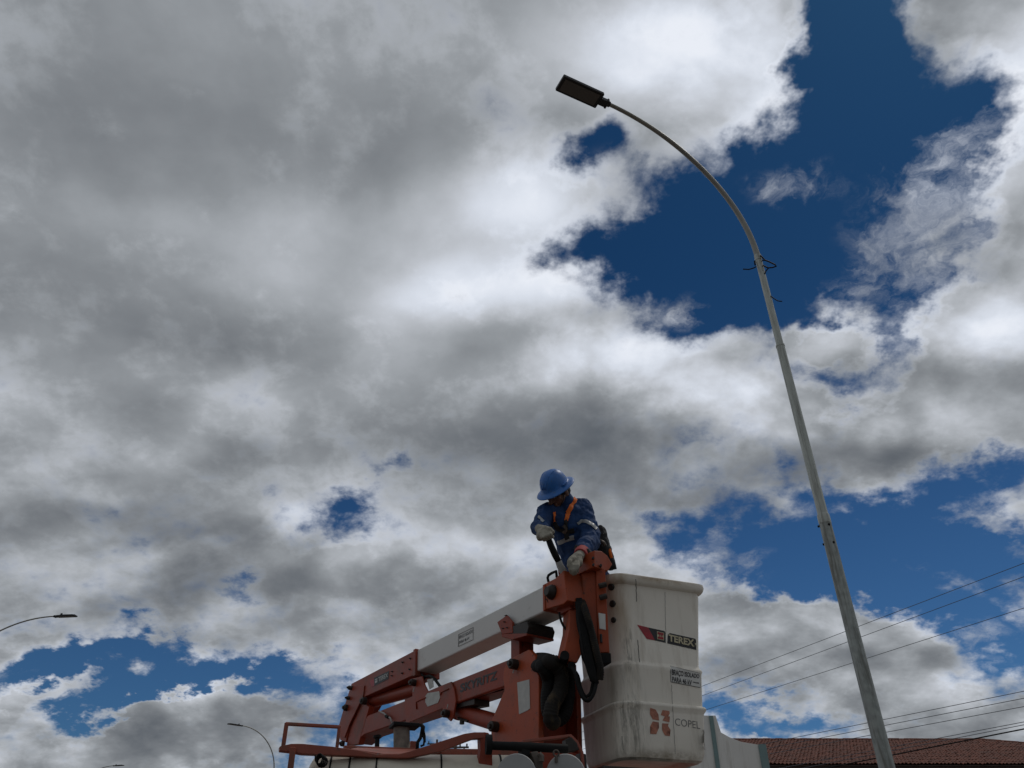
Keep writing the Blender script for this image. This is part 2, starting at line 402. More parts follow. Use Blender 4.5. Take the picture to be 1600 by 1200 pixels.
# cylinder between elbow and lower boom
def ram(a, c, offc, r, rod, name='hydraulic_cylinder'):
    A_, B_ = BP(*a, offc), BP(*c, offc); d = (B_ - A_)
    b = MB(); p = A_ + d * .13
    b.tube([p, p + d * .02, p + d * .05, p + d * .051, B_], [r * 1.12, r * 1.12, r * 1.12, r, r], 20)
    o = b.build(name, m_orange, truck, smooth='auto')
    b = MB(); b.tube([A_ - d * .03, p + d * .001], rod, 14); b.tube([A_ - d * .05, A_ + d * .04], rod * 1.5, 14); b.build('piston_rod', m_grime, o, smooth='auto')
    return o
ram((571, 1099), (655, 1076), .085, .050, .030)
c2 = ram((706, 1108), (779, 1130), .085, .052, .034)
b = MB(); c = BP(722, 1124, .04); b.tube([c, c + Vector((0, 0, -.03))], .016, 10); b.tube([BP(716, 1122.5, .04), BP(731, 1127, .04)], .008, 8); b.build('port_fitting', m_grime, c2, smooth='auto')

# ---- lower boom -------------------------------------------------
lb = plate([(575, 1117.5), (790, 1032), (812, 1024), (812, 1064), (785, 1074), (569, 1148), (552, 1162), (556, 1140)], .0, W, 'lower_boom', m_orange, truck, .010)
gus = plate([(644, 1060), (659, 1056.5), (663, 1070), (668, 1080), (704, 1065), (709, 1076), (712, 1095), (708, 1120), (703, 1127), (697, 1121), (691, 1107), (634, 1131), (632, 1093), (644, 1088)], -.014, .0138, 'gusset_plate', m_orange, truck, .004)
plate([(644, 1060), (659, 1056.5), (663, 1070), (668, 1080), (640, 1092)], W + .001, .014, 'gusset_plate', m_orange, truck, .004)
for seg in ([(651, 1108), (650, 1097), (653, 1095), (666, 1090)], [(688, 1086), (690, 1081), (701, 1076.5)]):
    b = MB(); b.tube([BP(x, y, -.017) for x, y in seg], .0045, 6); b.build('weld_rib', m_orange, gus, smooth=True)
plate([(665, 1087), (668, 1083), (686, 1080), (687.5, 1090), (684, 1098), (668, 1104), (664.5, 1097)], -.017, .002, 'data_plate', m_sticker, gus, 0)
plate([(704, 1066), (706.3, 1065), (714, 1097), (711, 1099)], -.003, .002, 'boom_joint', m_grime, lb, 0)
for (x, y, r, l) in ((648.5, 1067, .024, .04), (700, 1115.5, .026, .04), (807, 1038.5, .030, .05), (776.5, 1136, .030, .05)):
    pin(x, y, -.045 if x > 750 else -.016, r, l, 'pivot_pin', truck)
for (x, y) in ((647, 1081), (700, 1107), (803, 1052)):       # little safety pin tails
    b = MB(); b.tube([BP(x, y - 7, -.06), BP(x - 1.5, y, -.062)], .004, 6); b.build('cotter_pin', m_sticker, truck)
# hoses over the lower boom
b = MB()
for k in range(5):
    o_ = .02 + .03 * k
    b.tube([BP(660, 1066 - k, o_), BP(664, 1058 - k * .4, o_), BP(672, 1056 + k * .5, o_), BP(680, 1062, o_), BP(688, 1073, o_), BP(697, 1074, o_)], .011, 8)
hz = b.build('hose_bundle', m_black, truck, smooth=True)
b = MB(); b.prism([BP(667, 1062, .005), BP(676, 1060, .005), BP(677, 1073, .005), BP(671, 1077, .005)], -BN * .004); b.build('tie_tag', m_sticker, hz)
b = MB(); b.tube([BP(592, 1111, -.01), BP(600, 1114.5, -.02), BP(605, 1119, -.02), BP(610, 1122, -.02), BP(613, 1131, -.012)], .006, 8); b.build('thin_hose', m_cap, truck, smooth=True)
b = MB(); b.tube([BP(603, 1119, -.024), BP(607, 1121, -.024)], .012, 8); b.build('hose_clip', m_black, truck)
for o_, dy in ((.03, 0), (.06, 1.2), (.10, 2)):
    b = MB(); b.tube([BP(716, 1101 + dy, o_), BP(740, 1091.5 + dy, o_), BP(764, 1083 + dy, o_), BP(786, 1077 + dy, o_)], .007, 6); b.build('thin_hose', m_black, truck, smooth=True)
b = MB(); b.tube([BP(662, 1058, .0), BP(657, 1050, .05), BP(650, 1055, .10), BP(646, 1064, .12)], .008, 6); b.build('thin_hose', m_black, truck, smooth=True)
# dark bracket plate under the lower boom joint, above the second cylinder
plate([(713, 1099), (741, 1091), (741, 1101), (716, 1106)], .02, .12, 'bracket', m_grime, truck, .004)

# ---- cradle that carries the upper boom --------------------------
crad = plate([(782, 984), (823, 971), (826, 979), (823, 991), (800, 998), (783, 992)], -.03, W + .03, 'boom_cradle', m_grime, truck, .004)
plate([(783, 990.5), (823, 989.5), (823, 993), (800, 999.5), (784, 995)], -.033, W + .035, 'cradle_plate', m_orange, crad, .003)
plate([(776.5, 972), (791, 961.5), (800, 972), (801, 989), (784, 991)], -.034, .02, 'cradle_cheek', m_orange, crad, .004)
plate([(789, 962), (791.5, 961), (801, 972), (802, 984), (826, 981), (826, 974), (804, 978)], -.01, .025, 'rubber_pad', m_black, crad, .003)
plate([(797, 963), (812, 958), (816, 966), (816, 982), (800, 988)], W + .0, .02, 'cradle_cheek', m_orange, crad, .004)
for (x, y) in ((789, 972), (786.5, 982), (793, 981)): pin(x, y, -.034, .006, .003, 'bolt', crad, m_ink)
plate([(798, 990), (811.5, 988), (811.5, 1042), (798, 1044)], .03, .11, 'cradle_post', m_orange, truck, .005)

# ---- turret -----------------------------------------------------
TP = [(826, 1014.5), (836.5, 1026.5), (836.5, 1044), (842, 1056), (842, 1182), (767, 1182), (767, 1127), (772, 1116), (788, 1078), (786, 1060), (787, 1046), (790.5, 1038), (797, 1029.5)]
tur = plate(TP, -.045, .035, 'turret', m_orange2, truck, .006)
fpts = [BP(x, y, -.045) - BN * .27 for x, y in TP]
b = MB(); b.prism(fpts, -BN * .035); b.build('turret_cheek', m_orange, truck, bevel=.006)
e0 = [BP(x, y, -.01) for x, y in ((838, 1075), (838, 1182), (822, 1182), (822, 1075))]
b = MB(); b.prism([p + BH * .03 for p in e0], -BN * .236); b.build('turret_web', m_orange, truck, bevel=.004)
plate([(808, 1066.5), (827, 1061.5), (828, 1107), (824, 1110), (811, 1116)], -.0475, .0022, 'data_plate', m_sticker, tur, 0)

# corrugated hoses looping out of the turret
def corr(path, r, name, m, parent, pitch=.022, amp=.12, n=14):
    P = [Vector(p) for p in path]
    # Catmull-Rom
    pts = []
    for i in range(len(P) - 1):
        p0, p1, p2, p3 = P[max(i - 1, 0)], P[i], P[i + 1], P[min(i + 2, len(P) - 1)]
        k = max(int((p2 - p1).length / (pitch / 4)), 2)
        for j in range(k):
            t = j / k
            pts.append(.5 * ((2 * p1) + (p2 - p0) * t + (2 * p0 - 5 * p1 + 4 * p2 - p3) * t * t + (3 * p1 - p0 - 3 * p2 + p3) * t ** 3))
    pts.append(P[-1])
    rr = []; s_ = 0
    for i, p in enumerate(pts):
        if i: s_ += (p - pts[i - 1]).length
        rr.append(r * (1 + amp * math.sin(2 * math.pi * s_ / pitch)) if amp else r)
    b = MB(); b.tube(pts, rr, n); return b.build(name, m, parent, smooth=True)
S0 = -.12
corr([BP(828, 1046, .15), BP(838, 1032, .13), EPt(856, 1033, S0 + .02), EPt(868, 1040, S0), EPt(877, 1054, S0), EPt(875, 1080, S0), EPt(864, 1100, S0), EPt(860, 1122, S0), EPt(866, 1130, S0 + .02)], .041, 'corrugated_hose', m_hose, truck, .016, .05)
corr([BP(830, 1050, .15), EPt(845, 1040, S0 + .07), EPt(857, 1062, S0 + .08), EPt(855, 1092, S0 + .08), EPt(858, 1116, S0 + .08), EPt(874, 1124, S0 + .07), EPt(885, 1108, S0 + .05), EPt(885, 1080, S0 + .08)], .038, 'corrugated_hose', m_black, truck, .013, .04)
corr([EPt(848, 1030, S0 + .06), EPt(872, 1034, S0 + .05), EPt(888, 1052, S0 + .07), EPt(890, 1090, S0 + .07), EPt(880, 1116, S0 + .05)], .030, 'corrugated_hose', m_black, truck, .02, .07)

# ---- boom tip: orange box with knob, handle, hose port -----------
tipf = [(849, 913.5), (868, 903), (880.5, 890.5), (884, 900), (889, 946), (868, 956), (849.5, 953.5)]
tip = plate([(849, 913), (868, 903), (880.5, 890.5), (887, 938), (880, 944), (849.5, 953)], -.02, .235, 'boom_tip_box', m_orange2, truck, .006)
plate([(847.6, 914), (851, 912.2), (851.5, 953), (848, 955)], -.026, .25, 'boom_tip_flange', m_orange2, tip, .004)
c = BP(863, 925.5, -.02); b = MB(); b.tube([c, c + BN * .012, c + BN * .03, c + BN * .045], [.045, .045, .034, .026], 18); b.build('knob', m_grime, tip, smooth='auto')
b = MB(); b.tube([BP(849.8, 938, -.0215), BP(854, 936, -.0215), BP(856, 941, -.0215)], .003, 6); b.build('scratch_line', m_grime, tip)
b = MB(); b.tube([BP(857, 909, .03), BP(855.6, 903, .03), BP(857, 899, .03), BP(862, 895.5, .03), BP(869, 892.5, .03), BP(870, 902, .03)], .0085, 8); b.build('grab_handle', m_black, tip, smooth=True)
b = MB(); b.tube([BP(878, 897, .05), BP(877, 886, .05)], .022, 10); b.build('control_base', m_orange, tip, smooth='auto')
# end cover leaning over the tip, facing right
q = [EPt(x, y, -.115) for x, y in ((883, 893.5), (912, 899.5), (920.5, 941), (890, 937))]
b = MB(); b.prism(q, BH * .06); cov = b.build('end_cover', m_orange2, tip, bevel=.005)
b = MB(); c = EPt(903, 921, -.117); b.tube([c - BH * .004, c + BH * .01], .026, 16); c2_ = EPt(905, 928, -.117); b.tube([c2_ - BH * .004, c2_ + BH * .01], .026, 16); b.build('hose_port', m_black, cov, smooth='auto')
# small manifold block below the tip
plate([(868, 952), (888, 942), (893, 951), (874, 961)], .03, .12, 'manifold', m_orange, truck, .005)

# ---- bucket -----------------------------------------------------
YAW = R(20)
U_ = Vector((math.cos(YAW), math.sin(YAW), 0)); V_ = Vector((-math.sin(YAW), math.cos(YAW), 0))
def rrect(c, w_, d_, r0, z, n=7):
    out = []
    for (sx, sy, a0) in ((1, -1, -90), (1, 1, 0), (-1, 1, 90), (-1, -1, 180)):
        r = (min(r0, .026) if z < 3.29 else .06) if (sx, sy) == (1, -1) else (.115 if (sx, sy) == (-1, -1) else max(r0, .075))
        for k in range(n):
            a = R(a0 + 90 * k / (n - 1))
            x = sx * (w_ / 2 - r) + r * math.cos(a); y = sy * (d_ / 2 - r) + r * math.sin(a)
            p = c + U_ * x + V_ * y; out.append(Vector((p.x, p.y, z)))
    return out
# front-left / front-right reference points, seen in the photo, at a number of heights above the ground
FL_T = PZ(957, 892, 3.345); FR_T = PZ(1093, 918, 3.345)
FL_B = PZ(969, 1184, 2.325); FR_B = PZ(1107, 1189, 2.325)
def bsec(z, grow, r, dep):
    t = (3.345 - z) / (3.345 - 2.325)
    a = FL_T.lerp(FL_B, t); c = FR_T.lerp(FR_B, t)
    # keep one yaw: centre of the front edge and its mean width
    mid = (a + c) / 2; w_ = (c - a).length
    cc = Vector((mid.x, mid.y, 0)) + V_ * (dep / 2)
    return rrect(cc, w_ + 2 * grow, dep + 2 * grow, r, z)
Z1, Z2 = PP(1035, 1037, FL_T, V_).z, PP(1038, 1102, FL_T, V_).z
prof = [(2.345, -.06, .05), (2.325, -.035, .06), (2.318, -.02, .07), (2.33, -.004, .08), (2.36, .004, .06), (Z2 - .035, .006, .05), (Z2 - .02, .006, .05), (Z2 - .003, .015, .05), (Z2 + .006, .016, .05), (Z2 + .014, .012, .05), (Z2 + .02, .0, .05),
        (Z1 - .03, -.002, .05), (Z1 - .012, .002, .05), (Z1 - .004, .0, .05), (Z1 + .008, -.009, .05), (Z1 + .02, -.013, .045), (3.02, -.013, .045), (3.27, -.012, .045), (3.290, -.006, .05), (3.298, .010, .09), (3.31, .018, .095), (3.328, .022, .10), (3.345, .019, .10), (3.353, .006, .09), (3.350, -.012, .08), (3.25, -.028, .07)]
def dep(z): return .50 + .10 * (z - 2.3)
rings = [bsec(z, g, r, dep(z)) for z, g, r in prof] + [bsec(z, -.045, .06, dep(z)) for z in (2.8, 2.36)]
m_bucket = mat('fibreglass_bucket', (.80, .75, .65), .42, var=.05, scale=3, bump=.05, bscale=30, dirt=(.30, .235, .15), damt=.45, dscale=(10, 10, 1.6), dlo=.52, dhi=.72)
# extra grime and left-face shade: dark vertical smears near the corner and rusty runs from the bolts
t = m_bucket.node_tree; bs = t.nodes['Principled BSDF']; base = bs.inputs['Base Color'].links[0].from_socket
g_ = t.nodes.new('ShaderNodeNewGeometry')
def smear_and_shade(base, centre, rad, scale, colr, lo, hi, amt):
    vm = t.nodes.new('ShaderNodeVectorMath'); vm.operation = 'SUBTRACT'; t.links.new(g_.outputs['Position'], vm.inputs[0]); vm.inputs[1].default_value = centre
    vs_ = t.nodes.new('ShaderNodeVectorMath'); vs_.operation = 'DIVIDE'; t.links.new(vm.outputs[0], vs_.inputs[0]); vs_.inputs[1].default_value = rad
    ln = t.nodes.new('ShaderNodeVectorMath'); ln.operation = 'LENGTH'; t.links.new(vs_.outputs[0], ln.inputs[0])
    fr = t.nodes.new('ShaderNodeMapRange'); fr.interpolation_type = 'SMOOTHSTEP'; fr.inputs[3].default_value = amt; fr.inputs[4].default_value = 0; t.links.new(ln.outputs[1], fr.inputs[0])
    mp = t.nodes.new('ShaderNodeMapping'); mp.inputs['Scale'].default_value = scale; t.links.new(g_.outputs['Position'], mp.inputs[0])
    nn = t.nodes.new('ShaderNodeTexNoise'); nn.inputs['Scale'].default_value = 1; nn.inputs['Detail'].default_value = 8; nn.inputs['Roughness'].default_value = .7; t.links.new(mp.outputs[0], nn.inputs['Vector'])
    mr = t.nodes.new('ShaderNodeMapRange'); mr.inputs[1].default_value = lo; mr.inputs[2].default_value = hi; t.links.new(nn.outputs['Fac'], mr.inputs[0])
    mu = t.nodes.new('ShaderNodeMath'); mu.operation = 'MULTIPLY'; t.links.new(fr.outputs[0], mu.inputs[0]); t.links.new(mr.outputs[0], mu.inputs[1])
    mx = t.nodes.new('ShaderNodeMix'); mx.data_type = 'RGBA'; t.links.new(mu.outputs[0], mx.inputs[0]); t.links.new(base, mx.inputs[6]); mx.inputs[7].default_value = (*colr, 1)
    return mx.outputs[2]
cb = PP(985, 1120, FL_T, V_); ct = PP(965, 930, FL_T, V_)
base = smear_and_shade(base, cb, (.16, .3, .45), (28, 28, 5), (.12, .11, .085), .44, .60, .9)
base = smear_and_shade(base, PP(985, 1010, FL_T, V_), (.07, .2, .25), (45, 45, 9), (.10, .09, .07), .48, .60, .8)
base = smear_and_shade(base, ct, (.13, .3, .40), (16, 16, 3), (.34, .23, .10), .28, .62, .85)
base = smear_and_shade(base, PP(1030, 905, FL_T, V_), (.45, .4, .035), (9, 9, 14), (.34, .24, .13), .30, .60, .85)
base = smear_and_shade(base, PP(1050, 1182, FL_T, V_), (.5, .4, .06), (14, 14, 20), (.20, .15, .09), .35, .6, .8)
base = smear_and_shade(base, Vector((.38, 4.9, 2.7)), (.26, .6, 1.0), (16, 16, 2.5), (.17, .11, .06), .10, .55, .92)  # brown dirt of the left face with its shade painted in
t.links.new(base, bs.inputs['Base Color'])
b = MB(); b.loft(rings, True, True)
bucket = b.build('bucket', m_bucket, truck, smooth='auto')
from mathutils.bvhtree import BVHTree
def bvh_of(v, f): return BVHTree.FromPolygons([tuple(x) for x in v], f)
bucket_bvh = bvh_of(b.v, b.f)
def on(bvh, px, py, off=.0025):
    d = ray(px, py).normalized(); h, n, i, ds = bvh.ray_cast(CAM, d)
    if h is None: return None
    if n.dot(d) > 0: n = -n
    return h + n * off
def OB(px, py, off=.0025): 
    p = on(bucket_bvh, px, py, off)
    return p if p is not None else PP(px, py, FL_T, V_)

# flat shapes and lettering laid on a surface; `proj` turns a photo place into a point of that surface
def decal_poly(polys, proj, name, m, parent, sub=0):
    bm = bmesh.new()
    for pl in polys:
        bm.faces.new([bm.verts.new((x, y, 0)) for x, y in pl])
    if sub:
        bmesh.ops.triangulate(bm, faces=bm.faces); bmesh.ops.subdivide_edges(bm, edges=bm.edges, cuts=sub, use_grid_fill=True)
    b = MB(); bm.verts.ensure_lookup_table(); bm.verts.index_update()
    b.add([proj(v.co.x, v.co.y) for v in bm.verts], [tuple(v.index for v in f.verts) for f in bm.faces]); bm.free()
    return b.build(name, m, parent)
def decal_text(s, quad, proj, name, m, parent, bold=.02, shear=0.0):
    cu = bpy.data.curves.new('lettering', 'FONT'); cu.body = s; cu.size = 1; cu.offset = bold; cu.shear = shear; cu.resolution_u = 4; cu.fill_mode = 'FRONT'
    o = bpy.data.objects.new('lettering', cu); col.objects.link(o)
    dg = bpy.context.evaluated_depsgraph_get(); me = bpy.data.meshes.new_from_object(o.evaluated_get(dg))
    bpy.data.objects.remove(o); bpy.data.curves.remove(cu)
    xs = [v.co.x for v in me.vertices]; ys = [v.co.y for v in me.vertices]
    x0, x1, y0, y1 = min(xs), max(xs), min(ys), max(ys)
    (ax, ay), (bx_, by_), (cx_, cy_), (dx_, dy_) = quad       # TL TR BR BL
    def mp(x, y):
        u = (x - x0) / (x1 - x0); v = (y1 - y) / (y1 - y0)
        tx = ax + (bx_ - ax) * u; ty = ay + (by_ - ay) * u; ux = dx_ + (cx_ - dx_) * u; uy = dy_ + (cy_ - dy_) * u
        return proj(tx + (ux - tx) * v, ty + (uy - ty) * v)
    b = MB(); b.add([mp(v.co.x, v.co.y) for v in me.vertices], [tuple(p.vertices) for p in me.polygons])
    bpy.data.meshes.remove(me)
    return b.build(name, m, parent)
K = 160 / 873.0
def z2(pts): return [(960.5 + x * K * .978, 960 + y * K) for x, y in pts]
oA = lambda x, y: OB(x, y, .002); oB = lambda x, y: OB(x, y, .004); oC = lambda x, y: OB(x, y, .006)
decal_poly([z2([(193, 88), (290, 112), (350, 222), (278, 210)])], oA, 'red_stripe', m_red, bucket, 2)
decal_poly([z2([(290, 112), (432, 142), (442, 160), (444, 243), (350, 222)]), z2([(462, 172), (480, 160), (702, 208), (708, 225), (711, 303), (458, 247)])], oA, 'black_panel', m_ink, bucket, 3)
decal_poly([z2([(365, 145), (427, 158), (427, 224), (367, 212)])], oB, 'emblem_ground', m_cream, bucket, 1)
decal_poly([z2([(371, 152), (421, 163), (421, 180), (371, 170)]), z2([(371, 190), (421, 199), (421, 217), (373, 207)]), z2([(385, 168), (393, 170), (393, 193), (385, 191)]), z2([(403, 172), (411, 174), (411, 197), (403, 195)])], oC, 'emblem', m_red, bucket, 1)
decal_text('TEREX', z2([(466, 170), (690, 218), (690, 277), (468, 228)]), oB, 'lettering', m_cream, bucket, .035)
decal_poly([z2([(696, 245), (708, 248), (708, 262), (696, 259)]), z2([(694, 266), (700, 267), (700, 274), (694, 273)])], oB, 'lettering_mark', m_cream, bucket)
decal_poly([z2([(484, 440), (744, 500), (746, 628), (486, 578)])], oA, 'label_border', m_greyink, bucket, 3)
decal_poly([z2([(488, 445), (741, 503), (742, 623), (490, 574)])], oB, 'label_ground', m_label, bucket, 3)
decal_text('BRAÇO ISOLADO', z2([(495, 466), (733, 512), (733, 556), (495, 530)]), oC, 'lettering', m_ink, bucket, .02)
decal_text('PARA 46 kV', z2([(497, 530), (668, 562), (668, 606), (497, 575)]), oC, 'lettering', m_ink, bucket, .02)
decal_poly([z2([(679, 575), (704, 580), (704, 587), (679, 582)]), z2([(707, 580), (730, 584), (730, 593), (707, 589)])], oC, 'lettering', m_ink, bucket)
decal_text('COPEL', z2([(525, 884), (740, 916), (744, 978), (525, 944)]), oA, 'lettering', m_greyink, bucket, -.008)
decal_poly([z2(p) for p in ([(308, 795), (355, 810), (380, 855), (362, 850), (385, 905), (330, 895), (305, 850), (325, 855)],
    [(415, 815), (475, 825), (478, 845), (465, 870), (480, 870), (475, 920), (415, 905), (435, 870), (400, 858)],
    [(330, 912), (382, 920), (362, 965), (385, 965), (360, 1022), (308, 1018), (330, 965), (308, 955)],
    [(412, 928), (470, 932), (462, 950), (485, 985), (460, 990), (480, 1038), (435, 1032), (412, 985), (430, 985)])], oA, 'emblem', m_peach, bucket, 1)
# hairline cracks in the gelcoat
def hair(pts, wd, name='crack_line', m=None):
    pl = []
    b = MB()
    q = []
    for (x, y) in pts:
        q.append((OB(x - wd, y, .0015), OB(x + wd, y, .0015)))
    b.add([p for a in q for p in a], [(2 * i, 2 * i + 1, 2 * i + 3, 2 * i + 2) for i in range(len(q) - 1)])
    return b.build(name, m or m_greyink, bucket)
def zig(x0, y0, x1, y1, n, a):
    return [(x0 + (x1 - x0) * i / n + random.uniform(-a, a), y0 + (y1 - y0) * i / n) for i in range(n + 1)]
hair(zig(1039, 925, 1040, 990, 18, .4), .25); hair(zig(1049, 1070, 1055, 1178, 26, .4), .28)
hair(zig(993, 905, 995, 940, 10, .6), .45, m=m_ink); hair(zig(996, 1000, 999, 1035, 10, .7), .5, m=m_ink)
hair(zig(972, 1150, 974, 1172, 8, .3), .3, m=m_ink); hair(zig(1100, 1140, 1101, 1172, 8, .3), .3, m=m_ink)
# bolts through the near corner
for (x, y, r) in ((955.5, 917, .021), (957.5, 943.5, .021), (959, 969, .017)):
    c = OB(x, y, .0); d = on(bucket_bvh, x, y, 1.0); nrm = (d - c).normalized()
    b = MB(); b.tube([c - nrm * .005, c + nrm * .008, c + nrm * .014], [r, r, r * .7], 12); b.build('bolt', m_grime, bucket, smooth='auto')
# bracket feet between column and bucket
for (x, y) in ((942, 915), (943, 933)):
    b = MB(); c = PY(x - 6, y + 1, 4.40); b.tube([c, PY(x + 5, y - 2, 4.40)], .016, 10); b.build('mounting_bolt', m_grime, truck, smooth='auto')

# ---- jib column between the boom tip and the bucket ---------------
def yprism(pts, Y, th, name, m, parent, bevel=.005, dirv=None):
    b = MB(); b.prism([PY(x, y, Y) for x, y in pts], (dirv or V_) * th); return b.build(name, m, parent, bevel=bevel)
jib = yprism([(909, 893), (930, 886), (946, 889), (950, 960), (953, 1021), (934, 1023), (915, 1010), (902, 1036), (884, 1032), (881, 1020), (889, 985), (890, 950), (912, 940)], 4.45, .10, 'jib_column', m_orange2, truck, .006)
# raised front channel on the right half
yprism([(931, 887), (945.5, 889.5), (952, 1019), (936, 1020)], 4.435, .014, 'channel', m_orange2, jib, .003)
# hood on top of the column, folded along a ridge
r0, r1 = PY(928.7, 860, 4.36), PY(928.7, 885.5, 4.36)
hood = MB()
A1, A2 = PY(904.5, 870.5, 4.46), PY(903.5, 897.5, 4.46)
B0, B1, B2, B3 = PY(940, 861, 4.43), PY(948.5, 867.5, 4.46), PY(957, 881.5, 4.49), PY(950, 892, 4.49)
front = [A2, A1, r0, B0, B1, B2, B3, r1]
hood.add(front + [p + V_ * .14 for p in front], [(0, 1, 2, 7), (7, 2, 3, 4, 5, 6), (8, 15, 10, 9), (15, 14, 13, 12, 11, 10)] + [(i, (i + 1) % 8, (i + 1) % 8 + 8, i + 8) for i in range(8)])
hd = hood.build('jib_hood', m_orange2, truck, bevel=.004)
for (x, y, Yh) in ((926.5, 872.5, 4.366), (927, 883, 4.366), (938.5, 884, 4.40)):
    b = MB(); c = PY(x, y, Yh); b.tube([c + Vector((0, -.012, 0)), c + Vector((0, .02, 0))], .0075, 8); b.build('bolt', m_ink, hd)
yprism([(935.3, 957.5), (945.8, 959.5), (946.5, 984), (937, 982)], 4.43, .004, 'sticker', m_label, jib, 0)
b = MB(); b.tube([PY(939, 991, 4.43), PY(939.6, 1004, 4.43)], .007, 8); b.build('bolt', m_ink, jib)
# leveling linkage below
b = MB(); c = PY(882, 1026, 4.42); b.tube([c + Vector((0, -.03, 0)), c + Vector((0, .10, 0))], .026, 12); b.tube([PY(893, 1040, 4.42), PY(893, 1040, 4.55)], .022, 12); b.build('pivot_pin', m_black, truck, smooth='auto')
yprism([(936, 1020), (955, 1020), (956, 1036), (938, 1038)], 4.43, .10, 'rubber_block', m_black, truck, .006)
# hoses hanging beside the bucket
corr([EPt(903, 922, -.10), EPt(906, 932, -.16), PY(914, 952, 4.38), PY(924, 985, 4.37), PY(932, 1018, 4.37), PY(938, 1045, 4.38), PY(937, 1062, 4.40)], .020, 'corrugated_hose', m_hose, truck, .012, .05)
for k, (dx, r) in enumerate(((2, .011), (-6, .010), (-11, .012), (-2, .011))):
    corr([PY(906 + dx * .3, 935, 4.41), PY(915 + dx, 975, 4.40 + k * .012), PY(926 + dx, 1015, 4.40 + k * .012), PY(933 + dx * .8, 1055, 4.40 + k * .012), PY(928 + dx * .3, 1062 + k, 4.42)], r, 'hydraulic_hose', m_black, truck, .02, 0, 8)
yprism([(910, 975), (920, 978), (930, 1005), (937, 1030), (941, 1052), (936, 1064), (927, 1058), (918, 1040), (911, 1026), (907, 1000)], 4.425, .03, 'hose_shade', m_black, truck, .008)  # black sheet added to stand for the shade behind the hoses
for k in range(5):
    corr([PY(900 + 2 * k, 940, 4.40), PY(906 + 3 * k, 980 + 4 * k, 4.385), PY(912 + 4 * k, 1020 + 5 * k, 4.385), PY(920 + 3 * k, 1052 + 2 * k, 4.39), PY(926 + 2 * k, 1064 + k, 4.40)], .008, 'hydraulic_hose', m_black, truck, .02, 0, 6)
corr([PY(893, 1042, 4.42), PY(899, 1052, 4.40), PY(903, 1070, 4.40), PY(911, 1090, 4.40), PY(920, 1094, 4.40), PY(928, 1082, 4.40), PY(932, 1062, 4.41), PY(933, 1045, 4.42)], .0115, 'hydraulic_hose', m_black, truck, .02, 0, 8)
corr([PY(896, 1046, 4.43), PY(903, 1056, 4.42), PY(908, 1076, 4.42), PY(915, 1088, 4.42), PY(923, 1082, 4.42), PY(927, 1062, 4.42)], .009, 'hydraulic_hose', m_black, truck, .02, 0, 8)
corr([PY(874, 957, 4.5), PY(876, 968, 4.5), PY(881, 979, 4.5), PY(889, 989, 4.5)], .007, 'thin_hose', m_black, truck, .02, 0, 8)
# rest beam under the bucket
b = MB(); c = PY(985, 1216, 4.62); b.box(c, U_ * .22, V_ * .12, Vector((0, 0, .035))); b.build('bucket_rest', m_grime, truck, bevel=.006)
b = MB(); b.tube([c - U_ * .05 + V_ * .02, Vector((c.x, c.y, 1.2)) + V_ * .02], .05, 12); b.build('rest_post', m_orange, truck, smooth='auto')

# ---- guard rails and stowed tubes at the bottom of the picture ----
def sq(pts, r, name, m=m_rail, parent=truck, n=4):
    b = MB(); b.tube([PY(*p) for p in pts], r, n, phase=math.pi / 4); return b.build(name, m, parent, bevel=.003 if n == 4 else 0, smooth=(n > 4))
sq([(441.5, 1173, 3.95), (448, 1129.5, 3.95)], .013, 'rail_post')
sq([(446, 1131, 3.95), (531, 1136, 4.02)], .0105, 'guard_rail')
sq([(530.5, 1134, 4.02), (526.5, 1168, 4.02)], .011, 'rail_post')
sq([(458, 1168, 3.93), (452, 1215, 3.93)], .018, 'rail_post')
def beam(pts, th, name, m=m_rail):           # strip given by upper and lower outline
    b = MB()
    up = [PY(x, y, Y) for x, y, y2, Y in pts]; lo = [PY(x, y2, Y) for x, y, y2, Y in pts]
    n = len(pts); e = V_ * th
    vs_ = up + lo + [p + e for p in up] + [p + e for p in lo]
    fs = []
    for i in range(n - 1):
        fs += [(i, i + 1, n + i + 1, n + i), (2 * n + i, 3 * n + i, 3 * n + i + 1, 2 * n + i + 1), (i, 2 * n + i, 2 * n + i + 1, i + 1), (n + i, n + i + 1, 3 * n + i + 1, 3 * n + i)]
    fs += [(0, n, 3 * n, 2 * n), (n - 1, 3 * n - 1, 4 * n - 1, 2 * n - 1)]
    b.add(vs_, fs); return b.build(name, m, truck, bevel=.003)
beam([(437, 1166, 1173, 3.94), (455, 1162, 1175, 3.94), (473, 1162, 1178, 3.95), (520, 1166.5, 1180, 4.0), (560, 1172, 1181.5, 4.03), (592, 1179, 1183.5, 4.06)], .05, 'rack_beam')
beam([(590, 1178.5, 1183.5, 4.06), (620, 1179, 1184.5, 4.06), (640, 1174, 1184, 4.06), (690, 1158, 1174, 4.08), (725, 1146.5, 1160, 4.1), (741, 1144, 1154, 4.1), (757, 1144, 1153, 4.12), (765, 1148, 1158, 4.13)], .05, 'rack_beam')
beam([(538, 1164.5, 1170, 4.5), (640, 1168.5, 1176, 4.5), (700, 1169.5, 1179, 4.5), (812, 1171, 1182, 4.5)], .04, 'rack_beam')
b = MB(); q = [PY(548, 1170, 4.30), PY(600, 1178, 4.14), PY(655, 1178, 4.14), PY(690, 1172, 4.5), PY(560, 1168, 4.5)]
b.prism(q, Vector((0, 0, -.008))); b.build('rack_floor', m_rail, truck)
yprism([(750, 1148), (756, 1143.5), (764, 1145), (769, 1156), (770, 1210), (745, 1210), (751, 1172)], 4.12, .05, 'rack_upright', m_orange, truck, .004)
